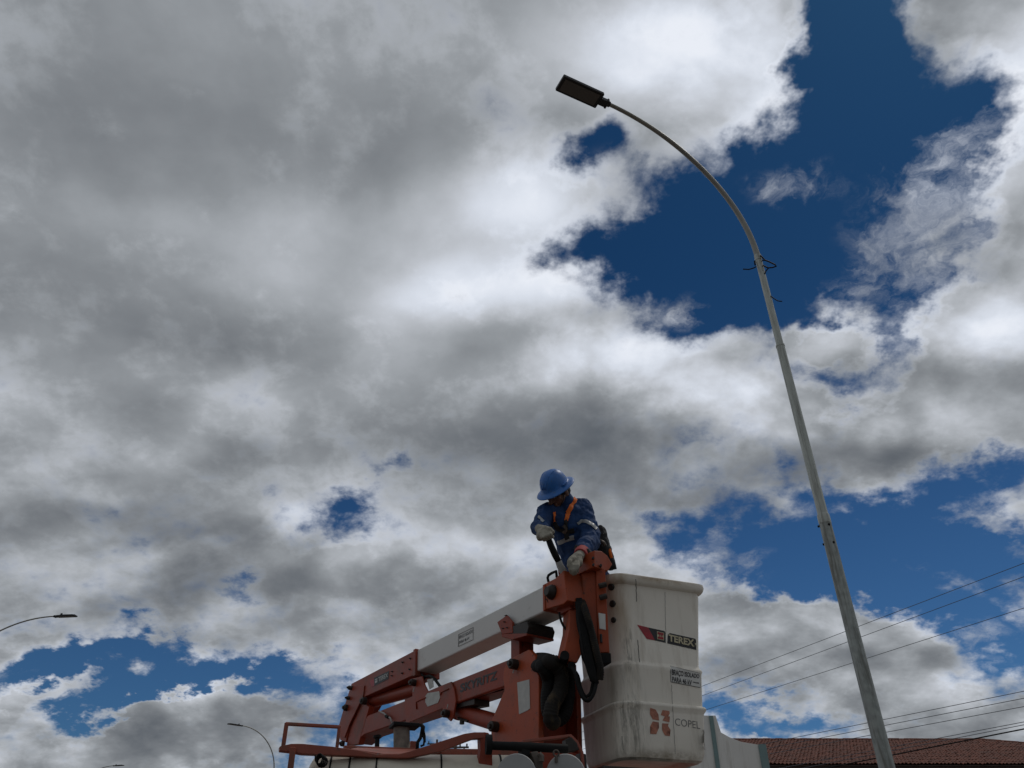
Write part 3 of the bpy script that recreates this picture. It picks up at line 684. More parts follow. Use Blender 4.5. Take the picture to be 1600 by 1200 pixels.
b = MB(); b.tube([PY(769, 1165, 4.05), PY(800, 1166, 4.07), PY(801, 1166, 4.07), PY(886, 1170, 4.14)], [.020, .020, .021, .021], 14); bar = b.build('black_bar', m_black, truck, smooth='auto')
b = MB(); c = PY(763, 1163, 4.05); b.tube([c + Vector((-.012, 0, 0)), c + Vector((.016, .004, 0))], .045, 16); b.build('bar_flange', m_black, bar, smooth='auto')
b = MB(); b.box(PY(819, 1175, 4.10), U_ * .022, V_ * .03, (0, 0, .022)); b.build('bar_foot', m_black, bar, bevel=.003)
sq([(816, 1159, 4.2), (880, 1151.5, 4.24), (891, 1150, 4.24)], .011, 'guard_rail')
sq([(890, 1149, 4.22), (901, 1160, 4.22), (909, 1176, 4.22), (912, 1215, 4.22)], .011, 'guard_rail')
yprism([(884, 1155), (893, 1151), (902, 1161), (905, 1172), (886, 1176)], 4.19, .05, 'bar_bracket', m_grime, truck, .004)
yprism([(906, 1176), (916, 1178), (919, 1215), (908, 1215)], 4.22, .06, 'rack_upright', m_grime, truck, .004)
# long cream tube with black straps
TA, TB = PY(500, 1206, 4.14), PY(800, 1206, 4.26)
TA.z -= .078; TB.z -= .078; TB.z = TA.z + .015
d = TB - TA; rr = .155
b = MB(); path = [TA - d.normalized() * rr * .42 * math.cos(math.pi / 2 * i / 6) for i in range(7)] + [TA + d * .4, TB]
b.tube(path, [max(rr * math.sin(math.pi / 2 * i / 6), .004) for i in range(7)] + [rr, rr], 32); tb = b.build('stowage_tube', m_tube, truck, smooth='auto')
for f in (.06, .155, .29, .62, .93):
    b = MB(); p = TA + d * f; e = (d.normalized() + V_ * 0).normalized(); b.tube([p - e * .004, p + e * .004], rr + .004, 32); b.build('strap', m_black, tb, smooth='auto')
# two capped tubes pointing at the viewer
for (x, y, Y) in ((807, 1212, 4.02), (884, 1212, 4.06)):
    c = PY(x, y, Y); ax = Vector((.10, 1, 0)).normalized()
    b = MB(); b.tube([c + ax * .02, c + ax * .5], .092, 28); st = b.build('stowage_tube', m_tube, truck, smooth='auto')
    b = MB(); b.tube([c - ax * .004, c, c + ax * .035], [.092, .096, .096], 28); b.build('end_cap', m_cap, st, smooth='auto')
    b = MB(); b.tube([c + ax * .12, c + ax * .135], .102, 28); b.build('strap', m_grime, st, smooth='auto')
yprism([(829, 1175), (840, 1173.5), (848, 1184), (850, 1210), (836, 1210), (835, 1190)], 4.06, .05, 'clamp', m_steel, truck, .004)
b = MB(); b.tube([PY(846, 1190, 4.03), PY(846, 1182, 4.03), PY(842, 1178, 4.03)], .014, 8); b.build('bolt_shank', m_steel, truck, smooth='auto')
b = MB(); b.tube([PY(869, 1192, 4.05), PY(869, 1181, 4.05)], .007, 8); b.build('bolt_shank', m_steel, truck, smooth='auto')
b = MB(); c = PY(869, 1177, 4.05)
b.tube([c + Vector((math.cos(a * math.pi / 6) * .013, 0, math.sin(a * math.pi / 6) * .013)) for a in range(13)], .0045, 6); b.build('eye_bolt', m_steel, truck, smooth='auto')
# weathered boom rest post with a black top plate and a hanging strap
b = MB(); c0, c1 = PY(628, 1215, 4.62), PY(627.5, 1137, 4.62); b.tube([c0, c1], .045, 18); b.build('boom_rest', m_post, truck, smooth='auto')
b = MB(); b.box(PY(632, 1134.5, 4.62), U_ * .075, V_ * .06, (0, 0, .010)); b.build('rest_plate', m_black, truck, bevel=.003)
b = MB()
for pp, r in (([(657, 1132), (661, 1136), (659.5, 1146)], .012), ([(659, 1144), (657, 1153), (652.5, 1160), (652, 1170)], .009), ([(660, 1146), (663, 1156), (662, 1164), (657, 1166)], .006), ([(661, 1136), (664, 1150), (664, 1160)], .005)):
    b.tube([PY(x, y, 4.45) for x, y in pp], r, 8)
b.build('hook_strap', m_black, truck, smooth=True)
b = MB(); b.tube([PY(589.5, 1149, 4.6), PY(589.5, 1153, 4.6), PY(589.5, 1153.5, 4.6), PY(589, 1168, 4.6)], [.022, .022, .013, .013], 10); b.build('rubber_stop', m_black, truck, smooth='auto')
b = MB()
for k in range(4):
    c = PY(499 + k, 1186 + k, 3.9); b.tube([c + Vector((math.cos(a * math.pi / 6) * (.014 + .003 * k), .008 * k, math.sin(a * math.pi / 6) * .022)) for a in range(13)], .004, 6)
b.tube([PY(493, 1180, 3.9), PY(493, 1188, 3.9), PY(497, 1194, 3.9)], .005, 6)
b.build('coiled_cable', m_black, truck, smooth=True)
b = MB(); b.box(PY(645, 1166, 4.9), U_ * .02, V_ * .02, (0, 0, .025)); b.build('junction_box', m_rail, truck, bevel=.003)

# ---- lettering on the booms ---------------------------------------
K4 = 300 / 1385.0
def z4(pts): return [(620 + x * K4, 940 + y * K4) for x, y in pts]
K3 = 250 / 1364.0
def z3(pts): return [(430 + x * K3, 980 + y * K3) for x, y in pts]
fb = lambda o_: (lambda x, y: BP(x, y, o_))
decal_text('SKYRITZ', z4([(458, 594), (724, 498), (722, 562), (454, 658)]), fb(-.002), 'lettering', m_ink, lb, .035, .0)
decal_poly([z3([(805, 458), (842, 440), (845, 500), (822, 508)])], fb(-.0145), 'red_stripe', m_red, sleeve)
decal_poly([z3([(842, 432), (970, 372), (966, 440), (845, 500)])], fb(-.0145), 'black_panel', m_ink, sleeve)
decal_text('TEREX', z3([(880, 428), (962, 388), (960, 425), (880, 465)]), fb(-.0165), 'lettering', m_sticker, sleeve, .02)
decal_poly([z3([(850, 445), (871, 435), (871, 445), (850, 455)]), z3([(850, 460), (871, 450), (871, 468), (850, 478)])], fb(-.0165), 'emblem', m_sticker, sleeve)
decal_poly([z4([(446, 236), (552, 184), (551, 188), (446, 240)]), z4([(443, 322), (550, 272), (550, 276), (443, 326)]), z4([(443, 236), (446, 236), (446, 324), (442, 326)]), z4([(549, 184), (552, 184), (551, 275), (548, 276)])], fb(-.002), 'label_border', m_greyink, ub)
decal_text('BRAÇO ISOLADO', z4([(449, 247), (547, 200), (547, 228), (449, 274)]), fb(-.002), 'lettering', m_ink, ub, .01)
decal_text('PARA 46 kV', z4([(449, 285), (522, 250), (522, 272), (449, 306)]), fb(-.002), 'lettering', m_ink, ub, .01)

# ---- chassis under the picture -------------------------------------
TC = Vector((-.55, 5.1, 0))
def tb_(c, hx, hy, hz, name, m, bev=.02, par=truck):
    b = MB(); p = TC + U_ * c[0] + V_ * c[1]; b.box((p.x, p.y, c[2]), U_ * hx, V_ * hy, (0, 0, hz)); return b.build(name, m, par, bevel=bev)
m_cab = mat('white_cab_paint', (.6, .6, .58), .35, var=.03)
m_glass = mat('dark_window_glass', (.02, .025, .03), .08, var=.05)
m_tyre = mat('tyre_rubber', (.02, .02, .02), .8, var=.2)
m_lamp_red = mat('tail_lamp_plastic', (.35, .01, .01), .3)
tb_((-.6, 0, .78), 2.6, .35, .10, 'chassis_frame', m_black)
tb_((0, 0, 1.06), 1.75, .95, .17, 'truck_bed', m_orange)
tb_((-.1, -.90, 1.32), 1.3, .06, .09, 'tool_locker', m_orange)
ped = MB(); pc = AP + BH * .12 - BN * .1; ped.tube([(pc.x, pc.y, 1.2), (pc.x, pc.y, 1.9), (pc.x, pc.y, 2.36)], [.26, .2, .2], 24); ped.build('pedestal', m_orange, truck, smooth='auto')
cabo = MB()
for o_ in (0,):
    p = TC - U_ * 2.75
    prof_ = [(-.85, .75), (.85, .75), (.85, 2.0), (.75, 2.08), (-.35, 2.08), (-.5, 2.0), (-.85, 1.4)]
    cabo.prism([p + U_ * x - V_ * .85 + Vector((0, 0, z)) for x, z in prof_], V_ * 1.7)
cabn = cabo.build('cab', m_cab, truck, bevel=.05)
p = TC - U_ * 2.75
b = MB(); b.prism([p + U_ * x - V_ * .862 + Vector((0, 0, z)) for x, z in ((-.62, 1.42), (.3, 1.42), (.3, 1.9), (-.4, 1.9))], V_ * .01); b.build('side_window', m_glass, cabn)
b = MB(); b.prism([p + U_ * x - V_ * .7 + Vector((0, 0, z)) for x, z in ((-.845, 1.43), (-.855, 1.43), (-.53, 1.96), (-.52, 1.96))], V_ * 1.4); b.build('windscreen', m_glass, cabn)
for sx in (-2.9, 1.0):
    for sy in (-.82, .82):
        c = TC + U_ * sx + V_ * sy + Vector((0, 0, .45))
        b = MB(); b.tube([c - V_ * .13, c - V_ * .10, c + V_ * .10, c + V_ * .13], [.40, .45, .45, .40], 28); wh = b.build('wheel', m_tyre, truck, smooth='auto')
        b = MB(); b.tube([c - V_ * .137, c + V_ * .137], .24, 20); b.build('rim', m_cab, wh, smooth='auto')
for sy in (-.8, .8):
    tb_((1.77, sy, .95), .02, .09, .05, 'tail_lamp', m_lamp_red, .005)
for (x, Y_) in ((452, 3.95), (770, 4.14), (912, 4.24), (590, 4.3)):
    c = PY(x, 1205, Y_); b = MB(); b.tube([c, Vector((c.x, c.y, 1.2))], .025, 8); b.build('rack_leg', m_orange, truck)
# ================================================================== WORKER
m_skin = mat('skin', (.15, .07, .045), .55, var=.08)
m_hair = mat('dark_hair', (.015, .012, .010), .7, var=.2)
m_eye = mat('eye_white', (.5, .48, .45), .3, var=.02)
m_iris = mat('dark_iris', (.02, .012, .008), .2, var=.02)
m_jacket = mat('royal_blue_workwear', (.006, .037, .125), .85, var=.18, scale=18, bump=.35, bscale=28)
m_trouser = mat('navy_work_trousers', (.012, .022, .075), .9, var=.2, scale=18, bump=.3, bscale=25)
m_helmet = mat('blue_helmet_plastic', (.018, .13, .42), .42, var=.12, scale=30, spots=(.06, .12, .22))
m_glove = mat('cream_leather_glove', (.28, .26, .21), .85, var=.2, scale=40, bump=.4, bscale=90)
m_cuff = mat('pink_glove_cuff', (.42, .06, .06), .8, var=.1)
m_strap = mat('orange_webbing', (.80, .17, .02), .75, var=.1, scale=60)
m_refl = mat('grey_reflective_tape', (.30, .31, .31), .4, var=.12, scale=60)
m_belt = mat('black_webbing', (.012, .012, .013), .8, var=.2)
m_boot = mat('black_leather_boot', (.015, .014, .013), .5, var=.2)

def fuse(b, name, m, parent, vox=.006, smooth=2, disp=0.0, dsc=.09):
    """union of overlapping shapes remeshed into one continuous skin"""
    me = bpy.data.meshes.new('tmp'); me.from_pydata(b.v, [], b.f)
    bm = bmesh.new(); bm.from_mesh(me); bmesh.ops.recalc_face_normals(bm, faces=bm.faces); bm.to_mesh(me); bm.free()
    o = bpy.data.objects.new('tmp', me); col.objects.link(o)
    r = o.modifiers.new('r', 'REMESH'); r.mode = 'VOXEL'; r.voxel_size = vox
    s = o.modifiers.new('s', 'SMOOTH'); s.factor = .5; s.iterations = smooth * 3
    if disp:
        tx = bpy.data.textures.new('folds', 'CLOUDS'); tx.noise_scale = dsc; tx.noise_depth = 2
        d = o.modifiers.new('d', 'DISPLACE'); d.texture = tx; d.strength = disp; d.mid_level = .5; d.texture_coords = 'LOCAL'
    dg = bpy.context.evaluated_depsgraph_get(); ev = o.evaluated_get(dg); m2 = bpy.data.meshes.new_from_object(ev)
    vs_ = [v.co.copy() for v in m2.vertices]; fs = [tuple(p.vertices) for p in m2.polygons]
    bpy.data.objects.remove(o); bpy.data.meshes.remove(me); bpy.data.meshes.remove(m2)
    nb = MB(); nb.v = vs_; nb.f = fs
    return nb.build(name, m, parent, smooth=True), nb
PX = 1202.0
hip = PY(926, 925, 4.93); hipz = hip.z
root = thing('person', 'person in blue jacket, blue full-brim helmet and orange harness leaning over the boom tip from the bucket', 'person', (hip.x, hip.y, 2.36))
root['label'] = 'person in blue jacket, blue full-brim helmet and orange harness leaning over the boom tip'
# joints
pelvis = hip
waist = PY(912, 882, 4.88); chest = PY(890, 825, 4.76); necka = PY(885, 789, 4.70)
shR = PY(855, 802, 4.66); shL = PY(909, 794, 4.76)
elR = PY(843, 824, 4.58); wrR = PY(848, 829, 4.42)
elL = PY(923, 842, 4.66); wrL = PY(908, 866, 4.44)
head = PY(870, 767, 4.60)
def camv(x, y, z): return (CX * x + CU * y - CF * z).normalized()     # right, up, towards the viewer as seen in the photo
Hu = camv(-.40, .86, .20); Hf = camv(-.50, -.58, .60); Hf = (Hf - Hu * Hf.dot(Hu)).normalized(); Hs = Hu.cross(Hf)
HR = Matrix((Hs, Hf, Hu)).transposed()          # local x = side, y = forward, z = up
def hp(x, y, z): return head + Hs * x + Hf * y + Hu * z
sc = .94

# feet and legs (inside the bucket)
ft = .02
fl = Vector((.78, 4.92, 2.40)); fr_ = Vector((.62, 4.86, 2.40))
hL = pelvis + Vector((.085, .02, -.03)); hR = pelvis + Vector((-.07, -.03, -.03))
kL = (hL + fl) / 2 + Vector((.02, -.03, .04)); kR = (hR + fr_) / 2 + Vector((.02, -.04, .04))
def body_shapes(g, sleeves=True):
    b = MB()
    b.limb(hL, kL, .080 + g, .055 + g); b.limb(kL, fl, .055 + g, .040 + g)
    b.limb(hR, kR, .080 + g, .055 + g); b.limb(kR, fr_, .055 + g, .040 + g)
    return b
# ---- continuous body
b = body_shapes(-.01)
b.ball(pelvis, (.14, .11, .11)); b.limb(pelvis, waist, .12, .11); b.limb(waist, chest, .10, .105); b.limb(chest, necka, .10, .05)
b.limb(chest, shR, .06, .035); b.limb(chest, shL, .06, .035)
b.limb(shR, elR, .042, .036); b.limb(elR, wrR, .036, .026); b.limb(shL, elL, .035, .034); b.limb(elL, wrL, .036, .026)
b.limb(necka, hp(0, -.03, -.06), .052, .050)
bodyo, _ = fuse(b, 'body', m_skin, root, .007, 2)
# head: own fine mesh joined to the same skin as a sub-shape
b = MB()
b.ball(hp(0, -.012, .02), (.070 * sc, .088 * sc, .085 * sc), 20, 14, HR)
b.ball(hp(0, .018, -.035), (.056 * sc, .066 * sc, .066 * sc), 20, 14, HR)      # jaw
b.ball(hp(0, .058, -.085), (.026, .022, .020), 12, 8, HR)                     # chin
b.limb(hp(0, .078, -.002), hp(0, .097, -.034), .010, .014, 10)                # nose
b.ball(hp(.012, .084, -.036), .008, 8, 6); b.ball(hp(-.012, .084, -.036), .008, 8, 6)
b.limb(hp(-.030, .070, .018), hp(.030, .070, .018), .011, .011, 8)             # brow
b.limb(hp(-.018, .076, -.060), hp(.018, .076, -.060), .0075, .0075, 8)         # lips
b.limb(hp(-.014, .074, -.069), hp(.014, .074, -.069), .0075, .0075, 8)
b.ball(hp(.040, .052, -.025), (.018, .016, .018), 10, 8, HR); b.ball(hp(-.040, .052, -.025), (.018, .016, .018), 10, 8, HR)
b.ball(hp(.068, -.01, -.02), (.008, .018, .030), 10, 8, HR); b.ball(hp(-.068, -.01, -.02), (.008, .018, .030), 10, 8, HR)
b.limb(hp(0, -.02, -.05), necka, .052, .055, 14)
headb = b
b2 = MB(); b2.v = b.v; b2.f = b.f
ho, _ = fuse(b2, 'head', m_skin, bodyo, .0035, 1)
for s in (-1, 1):
    b = MB(); b.ball(hp(.027 * s, .071, .0), .0115, 12, 8); eo = b.build('eye', m_eye, bodyo, smooth=True)
    b = MB(); b.ball(hp(.027 * s, .0805, -.002), .0045, 8, 6); b.limb(hp(.018 * s, .080, .008), hp(.037 * s, .076, .006), .003, .003, 6); b.build('eyelash', m_iris, bodyo, smooth=True)
b = MB(); b.ball(hp(0, -.022, .018), (.074, .088, .075), 18, 12, HR); b.ball(hp(0, -.045, -.03), (.060, .055, .045), 14, 10, HR); b.build('hair', m_hair, root, smooth=True)

# ---- trousers
b = body_shapes(.014); b.ball(pelvis, (.165, .13, .13)); b.limb(pelvis, waist.lerp(pelvis, .4), .14, .135)
fuse(b, 'trousers', m_trouser, root, .010, 2, .012)
for f_ in (fl, fr_):
    b = MB(); b.limb(f_ + Vector((0, .02, .02)), f_ + Vector((-.03, -.12, .0)), .045, .040); b.limb(f_ + Vector((0, .01, .02)), f_ + Vector((0, .01, .14)), .05, .052)
    fuse(b, 'boot', m_boot, root, .008, 1)

# ---- jacket
def ell(b, c, r, ax=None):
    b.ball(c, r, 18, 12)
b = MB()
b.limb(pelvis + Vector((0, 0, .02)), waist, .142, .130, 18)
b.limb(waist, chest, .130, .128, 18)
b.limb(chest, chest.lerp(necka, .55), .130, .10, 18)
b.limb(necka, necka.lerp(head, .35), .062, .064, 16)
b.limb(chest.lerp(shR, .4), shR, .10, .070, 14); b.limb(chest.lerp(shL, .5), shL, .10, .072, 14)
b.limb(necka, shL, .060, .066, 14); b.limb(necka, shR, .055, .060, 14); b.limb(chest, shL.lerp(elL, .3), .10, .06, 14)
b.limb(shR, elR, .064, .055, 14); b.limb(elR, wrR.lerp(elR, .2), .055, .042, 14)
b.limb(shL, elL, .073, .064, 14); b.limb(elL, wrL.lerp(elL, .12), .064, .046, 14)
b.limb(elL + Vector((.0, .01, -.02)), elL.lerp(wrL, .4), .066, .056, 14)
jo, jb = fuse(b, 'jacket', m_jacket, root, .0065, 1, .030, .05)
jb_bvh = bvh_of(jb.v, jb.f)
# collar
b = MB(); cN = necka.lerp(head, .22); ax = (head - necka).normalized()
rings = []
for (t_, r_) in ((-.02, .068), (.03, .066), (.045, .060), (.045, .054), (.0, .052)):
    c = cN + ax * t_; xx = ax.orthogonal().normalized(); yy = ax.cross(xx)
    rings.append([c + (xx * math.cos(a * math.pi / 10) + yy * math.sin(a * math.pi / 10)) * r_ for a in range(20)])
b.loft(rings, False, False); b.build('collar', m_jacket, jo, smooth=True)
# ribbons laid over the jacket
def ribbon(path, wpx, name, m, parent, th=.006, steps=10, bv=None):
    P = []
    for i in range(len(path) - 1):
        for j in range(steps):
            t_ = j / steps; P.append((path[i][0] * (1 - t_) + path[i + 1][0] * t_, path[i][1] * (1 - t_) + path[i + 1][1] * t_))
    P.append(path[-1])
    rows = []
    for i, (x, y) in enumerate(P):
        a, c = P[max(i - 1, 0)], P[min(i + 1, len(P) - 1)]; dx, dy = c[0] - a[0], c[1] - a[1]; l = math.hypot(dx, dy) or 1
        nx_, ny_ = -dy / l * wpx / 2, dx / l * wpx / 2
        pts = []
        for k in (-1, -.5, 0, .5, 1):
            p = on(bv or jb_bvh, x + nx_ * k, y + ny_ * k, th)
            pts.append(p)
        if all(p is not None for p in pts):
            # flatten across so it reads as webbing
            rows.append(pts)
    if len(rows) < 2: return
    back = CF * .012
    b = MB(); n = 5
    for r_ in rows: b.v += [Vector(p) for p in r_]
    for r_ in rows: b.v += [Vector(p) + back for p in r_]
    m_ = len(rows); o_ = n * m_
    for i in range(m_ - 1):
        for k in range(n - 1):
            a = i * n + k; b.f.append((a, a + 1, a + n + 1, a + n)); b.f.append((a + o_, a + n + o_, a + n + 1 + o_, a + 1 + o_))
        b.f.append((i * n, (i + 1) * n, (i + 1) * n + o_, i * n + o_)); b.f.append((i * n + n - 1, i * n + n - 1 + o_, (i + 1) * n + n - 1 + o_, (i + 1) * n + n - 1))
    return b.build(name, m, parent, smooth='auto')
hz_ = ribbon([(903, 776.5), (898, 781), (892, 793), (886, 806), (884, 814)], 6.5, 'harness', m_strap, root, .010)
hroot = hz_ or root
ribbon([(865, 800), (865.5, 808), (866.5, 815)], 4, 'chest_strap', m_strap, hroot, .010)
ribbon([(884, 812), (885, 830), (887, 842)], 6.5, 'webbing', m_belt, hroot, .010)
ribbon([(866, 816), (872, 826), (884, 832), (896, 828)], 6, 'webbing', m_belt, hroot, .012)
ribbon([(880, 820), (886, 826), (882, 834)], 5, 'buckle', m_steel, hroot, .016, 3)
ribbon([(872, 849), (880, 845.5), (889, 841.5), (897, 840)], 6.5, 'reflective_band', m_refl, jo, .005)
ribbon([(902, 819), (909, 814.5), (915, 815), (925, 820), (932, 827)], 4.5, 'reflective_band', m_refl, jo, .006)
ribbon([(841, 808), (845, 811), (849, 816)], 3.5, 'reflective_band', m_refl, jo, .006)
# hip belt, pouch and back strap on his left side
ribbon([(900, 856), (915, 862), (930, 868), (942, 872)], 7, 'webbing', m_belt, hroot, .010)
bp_ = PY(939, 846, 4.82)
b = MB(); b.limb(PY(936, 832, 4.82), PY(942, 862, 4.84), .050, .062, 14); b.limb(PY(942, 850, 4.84), PY(951, 880, 4.9), .040, .048, 14)
fuse(b, 'tool_pouch', m_belt, root, .007, 1, .02, .04)
b = MB(); b.tube([PY(948, 850, 4.80), PY(952, 860, 4.80), PY(955.5, 872, 4.82)], [.009, .013, .010], 8); b.build('back_strap', m_strap, hroot, smooth=True)
b = MB(); b.tube([PY(937, 845, 4.73), PY(943, 848, 4.73), PY(946, 853, 4.74)], .012, 8); b.build('clip', m_steel, hroot, smooth=True)
b = MB(); b.tube([PY(952, 862, 4.88), PY(957, 876, 4.88), PY(960, 890, 4.9)], .017, 8); b.build('lanyard', m_belt, hroot, smooth=True)

# ---- gloves: palm, five curled fingers each
def glove(wr, pts_palm, fingers, thumb, cuffdir, name='glove'):
    b = MB()
    b.limb(wr, pts_palm[0], .030, .034, 12)
    b.limb(pts_palm[0], pts_palm[1], .034, .030, 12); b.limb(pts_palm[0], pts_palm[2], .032, .028, 12); b.limb(pts_palm[1], pts_palm[2], .026, .026, 12)
    for f_ in fingers:
        for i in range(len(f_) - 1): b.limb(f_[i], f_[i + 1], .0135 - .001 * i, .0125 - .001 * i, 10)
    for i in range(len(thumb) - 1): b.limb(thumb[i], thumb[i + 1], .0155 - .001 * i, .0135 - .001 * i, 10)
    return fuse(b, name, m_glove, root, .0038, 1, .006, .03)[0]
# viewer's left hand: fist closed round the top of the lever
c = PY(852, 834, 4.36)
g0p = [PY(848, 829, 4.40), PY(845, 838, 4.36), PY(857, 830, 4.36)]
fing = []
for k in range(4):
    t_ = k / 3.0
    kn = (858 - 12 * t_, 832 + 6.5 * t_)
    fing.append([PY(kn[0] - 1, kn[1] - 3, 4.345), PY(kn[0] + 2, kn[1] + 3 - t_, 4.315), PY(kn[0] + 4.5, kn[1] + 7 - t_ * 2, 4.335), PY(kn[0] + 5.5, kn[1] + 6 - t_ * 2, 4.37)])
glove(PY(843, 826, 4.44), g0p, fing, [PY(852, 825, 4.36), PY(859, 827, 4.33), PY(864, 831, 4.33)], None)
# viewer's right hand: resting over the boom tip cover, fingers hanging down
fing = []
for k, (dx, ln_) in enumerate(((0, 0), (4.2, 2), (8.2, 1.5), (12, -1.5))):
    fing.append([PY(891.5 + dx, 878, 4.355), PY(890.5 + dx, 885, 4.325), PY(891 + dx * .9, 890 + ln_, 4.325), PY(892.5 + dx * .8, 894.5 + ln_, 4.345)])
glove(wrL, [PY(903, 871, 4.40), PY(893.5, 878, 4.37), PY(903, 880, 4.37)], fing, [PY(896, 872, 4.35), PY(890, 877, 4.32), PY(888.5, 884, 4.32)], None)
b = MB(); a_, c_ = wrL.lerp(elL, .13), wrL.lerp(elL, -.06); b.tube([a_, a_.lerp(c_, .5), c_], [.047, .047, .042], 14); b.build('glove_cuff', m_cuff, jo, smooth='auto')
b = MB(); b.tube([PY(903, 858, 4.39), PY(903, 866, 4.36)], [.030, .034], 12); 
# ---- helmet with full brim
b = MB(); rings = []
nr_, nn_ = 12, 40
def hr(ax_, ay_, z, fy=0): return [hp(ax_ * math.cos(2 * math.pi * k / nn_), ay_ * math.sin(2 * math.pi * k / nn_) + fy, z) for k in range(nn_)]
hz0 = .035
prof_h = [(.006, .124), (.035, .121), (.062, .108), (.083, .086), (.096, .058), (.103, .03), (.106, .008), (.112, .002), (.130, -.004), (.148, -.013), (.151, -.017), (.148, -.020), (.128, -.011), (.104, -.004), (.099, .02), (.090, .055), (.06, .10)]
for r_, z in prof_h:
    k_ = .93
    rings.append(hr(r_ * .90 * k_, r_ * 1.06 * k_, hz0 + z * k_, .0))
b.loft(rings, True, True); he = b.build('helmet', m_helmet, root, smooth=True)
for s in (-.45, 0, .45):           # moulded ridges over the crown
    b = MB(); P_ = []
    for i in range(13):
        a = R(18 + 144 * i / 12); P_.append(hp(.10 * math.sin(s) * math.sin(a) * .9, -.104 * math.cos(a), hz0 + .118 * math.sin(a) * math.cos(s * .6) * .93 + .001))
    b.tube(P_, .006 if s == 0 else .0045, 8); b.build('crown_ridge', m_helmet, he, smooth=True)
b = MB(); b.limb(hp(-.096, .015, hz0 + .012), hp(-.096, -.02, hz0 + .012), .007, .007, 8); b.limb(hp(.096, .015, hz0 + .012), hp(.096, -.02, hz0 + .012), .007, .007, 8); b.build('slot_cover', m_helmet, he, smooth=True)
b = MB(); b.tube([hp(.062, .0, .01), hp(.058, .03, -.05), hp(.02, .065, -.098), hp(-.02, .065, -.098), hp(-.058, .03, -.05), hp(-.062, .0, .01)], .003, 6); b.build('chin_strap', m_belt, he, smooth=True)

# ---- the lever the worker holds: black sleeve, grey foot on the boom tip
b = MB(); b.tube([PY(860, 832, 4.36), PY(857, 842, 4.35), PY(861, 853, 4.36), PY(867, 866, 4.38), PY(872.5, 877, 4.40)], [.019, .020, .020, .021, .019], 12)
b.tube([PY(858, 838, 4.35), PY(863, 836.5, 4.35), PY(866, 834, 4.35)], .006, 6)
lev = b.build('control_lever', m_black, truck, smooth=True)
b = MB(); b.tube([PY(872, 876, 4.40), PY(875, 884, 4.41), PY(881, 894, 4.43)], [.019, .021, .024], 12); b.build('lever_foot', m_cap, lev, smooth='auto')
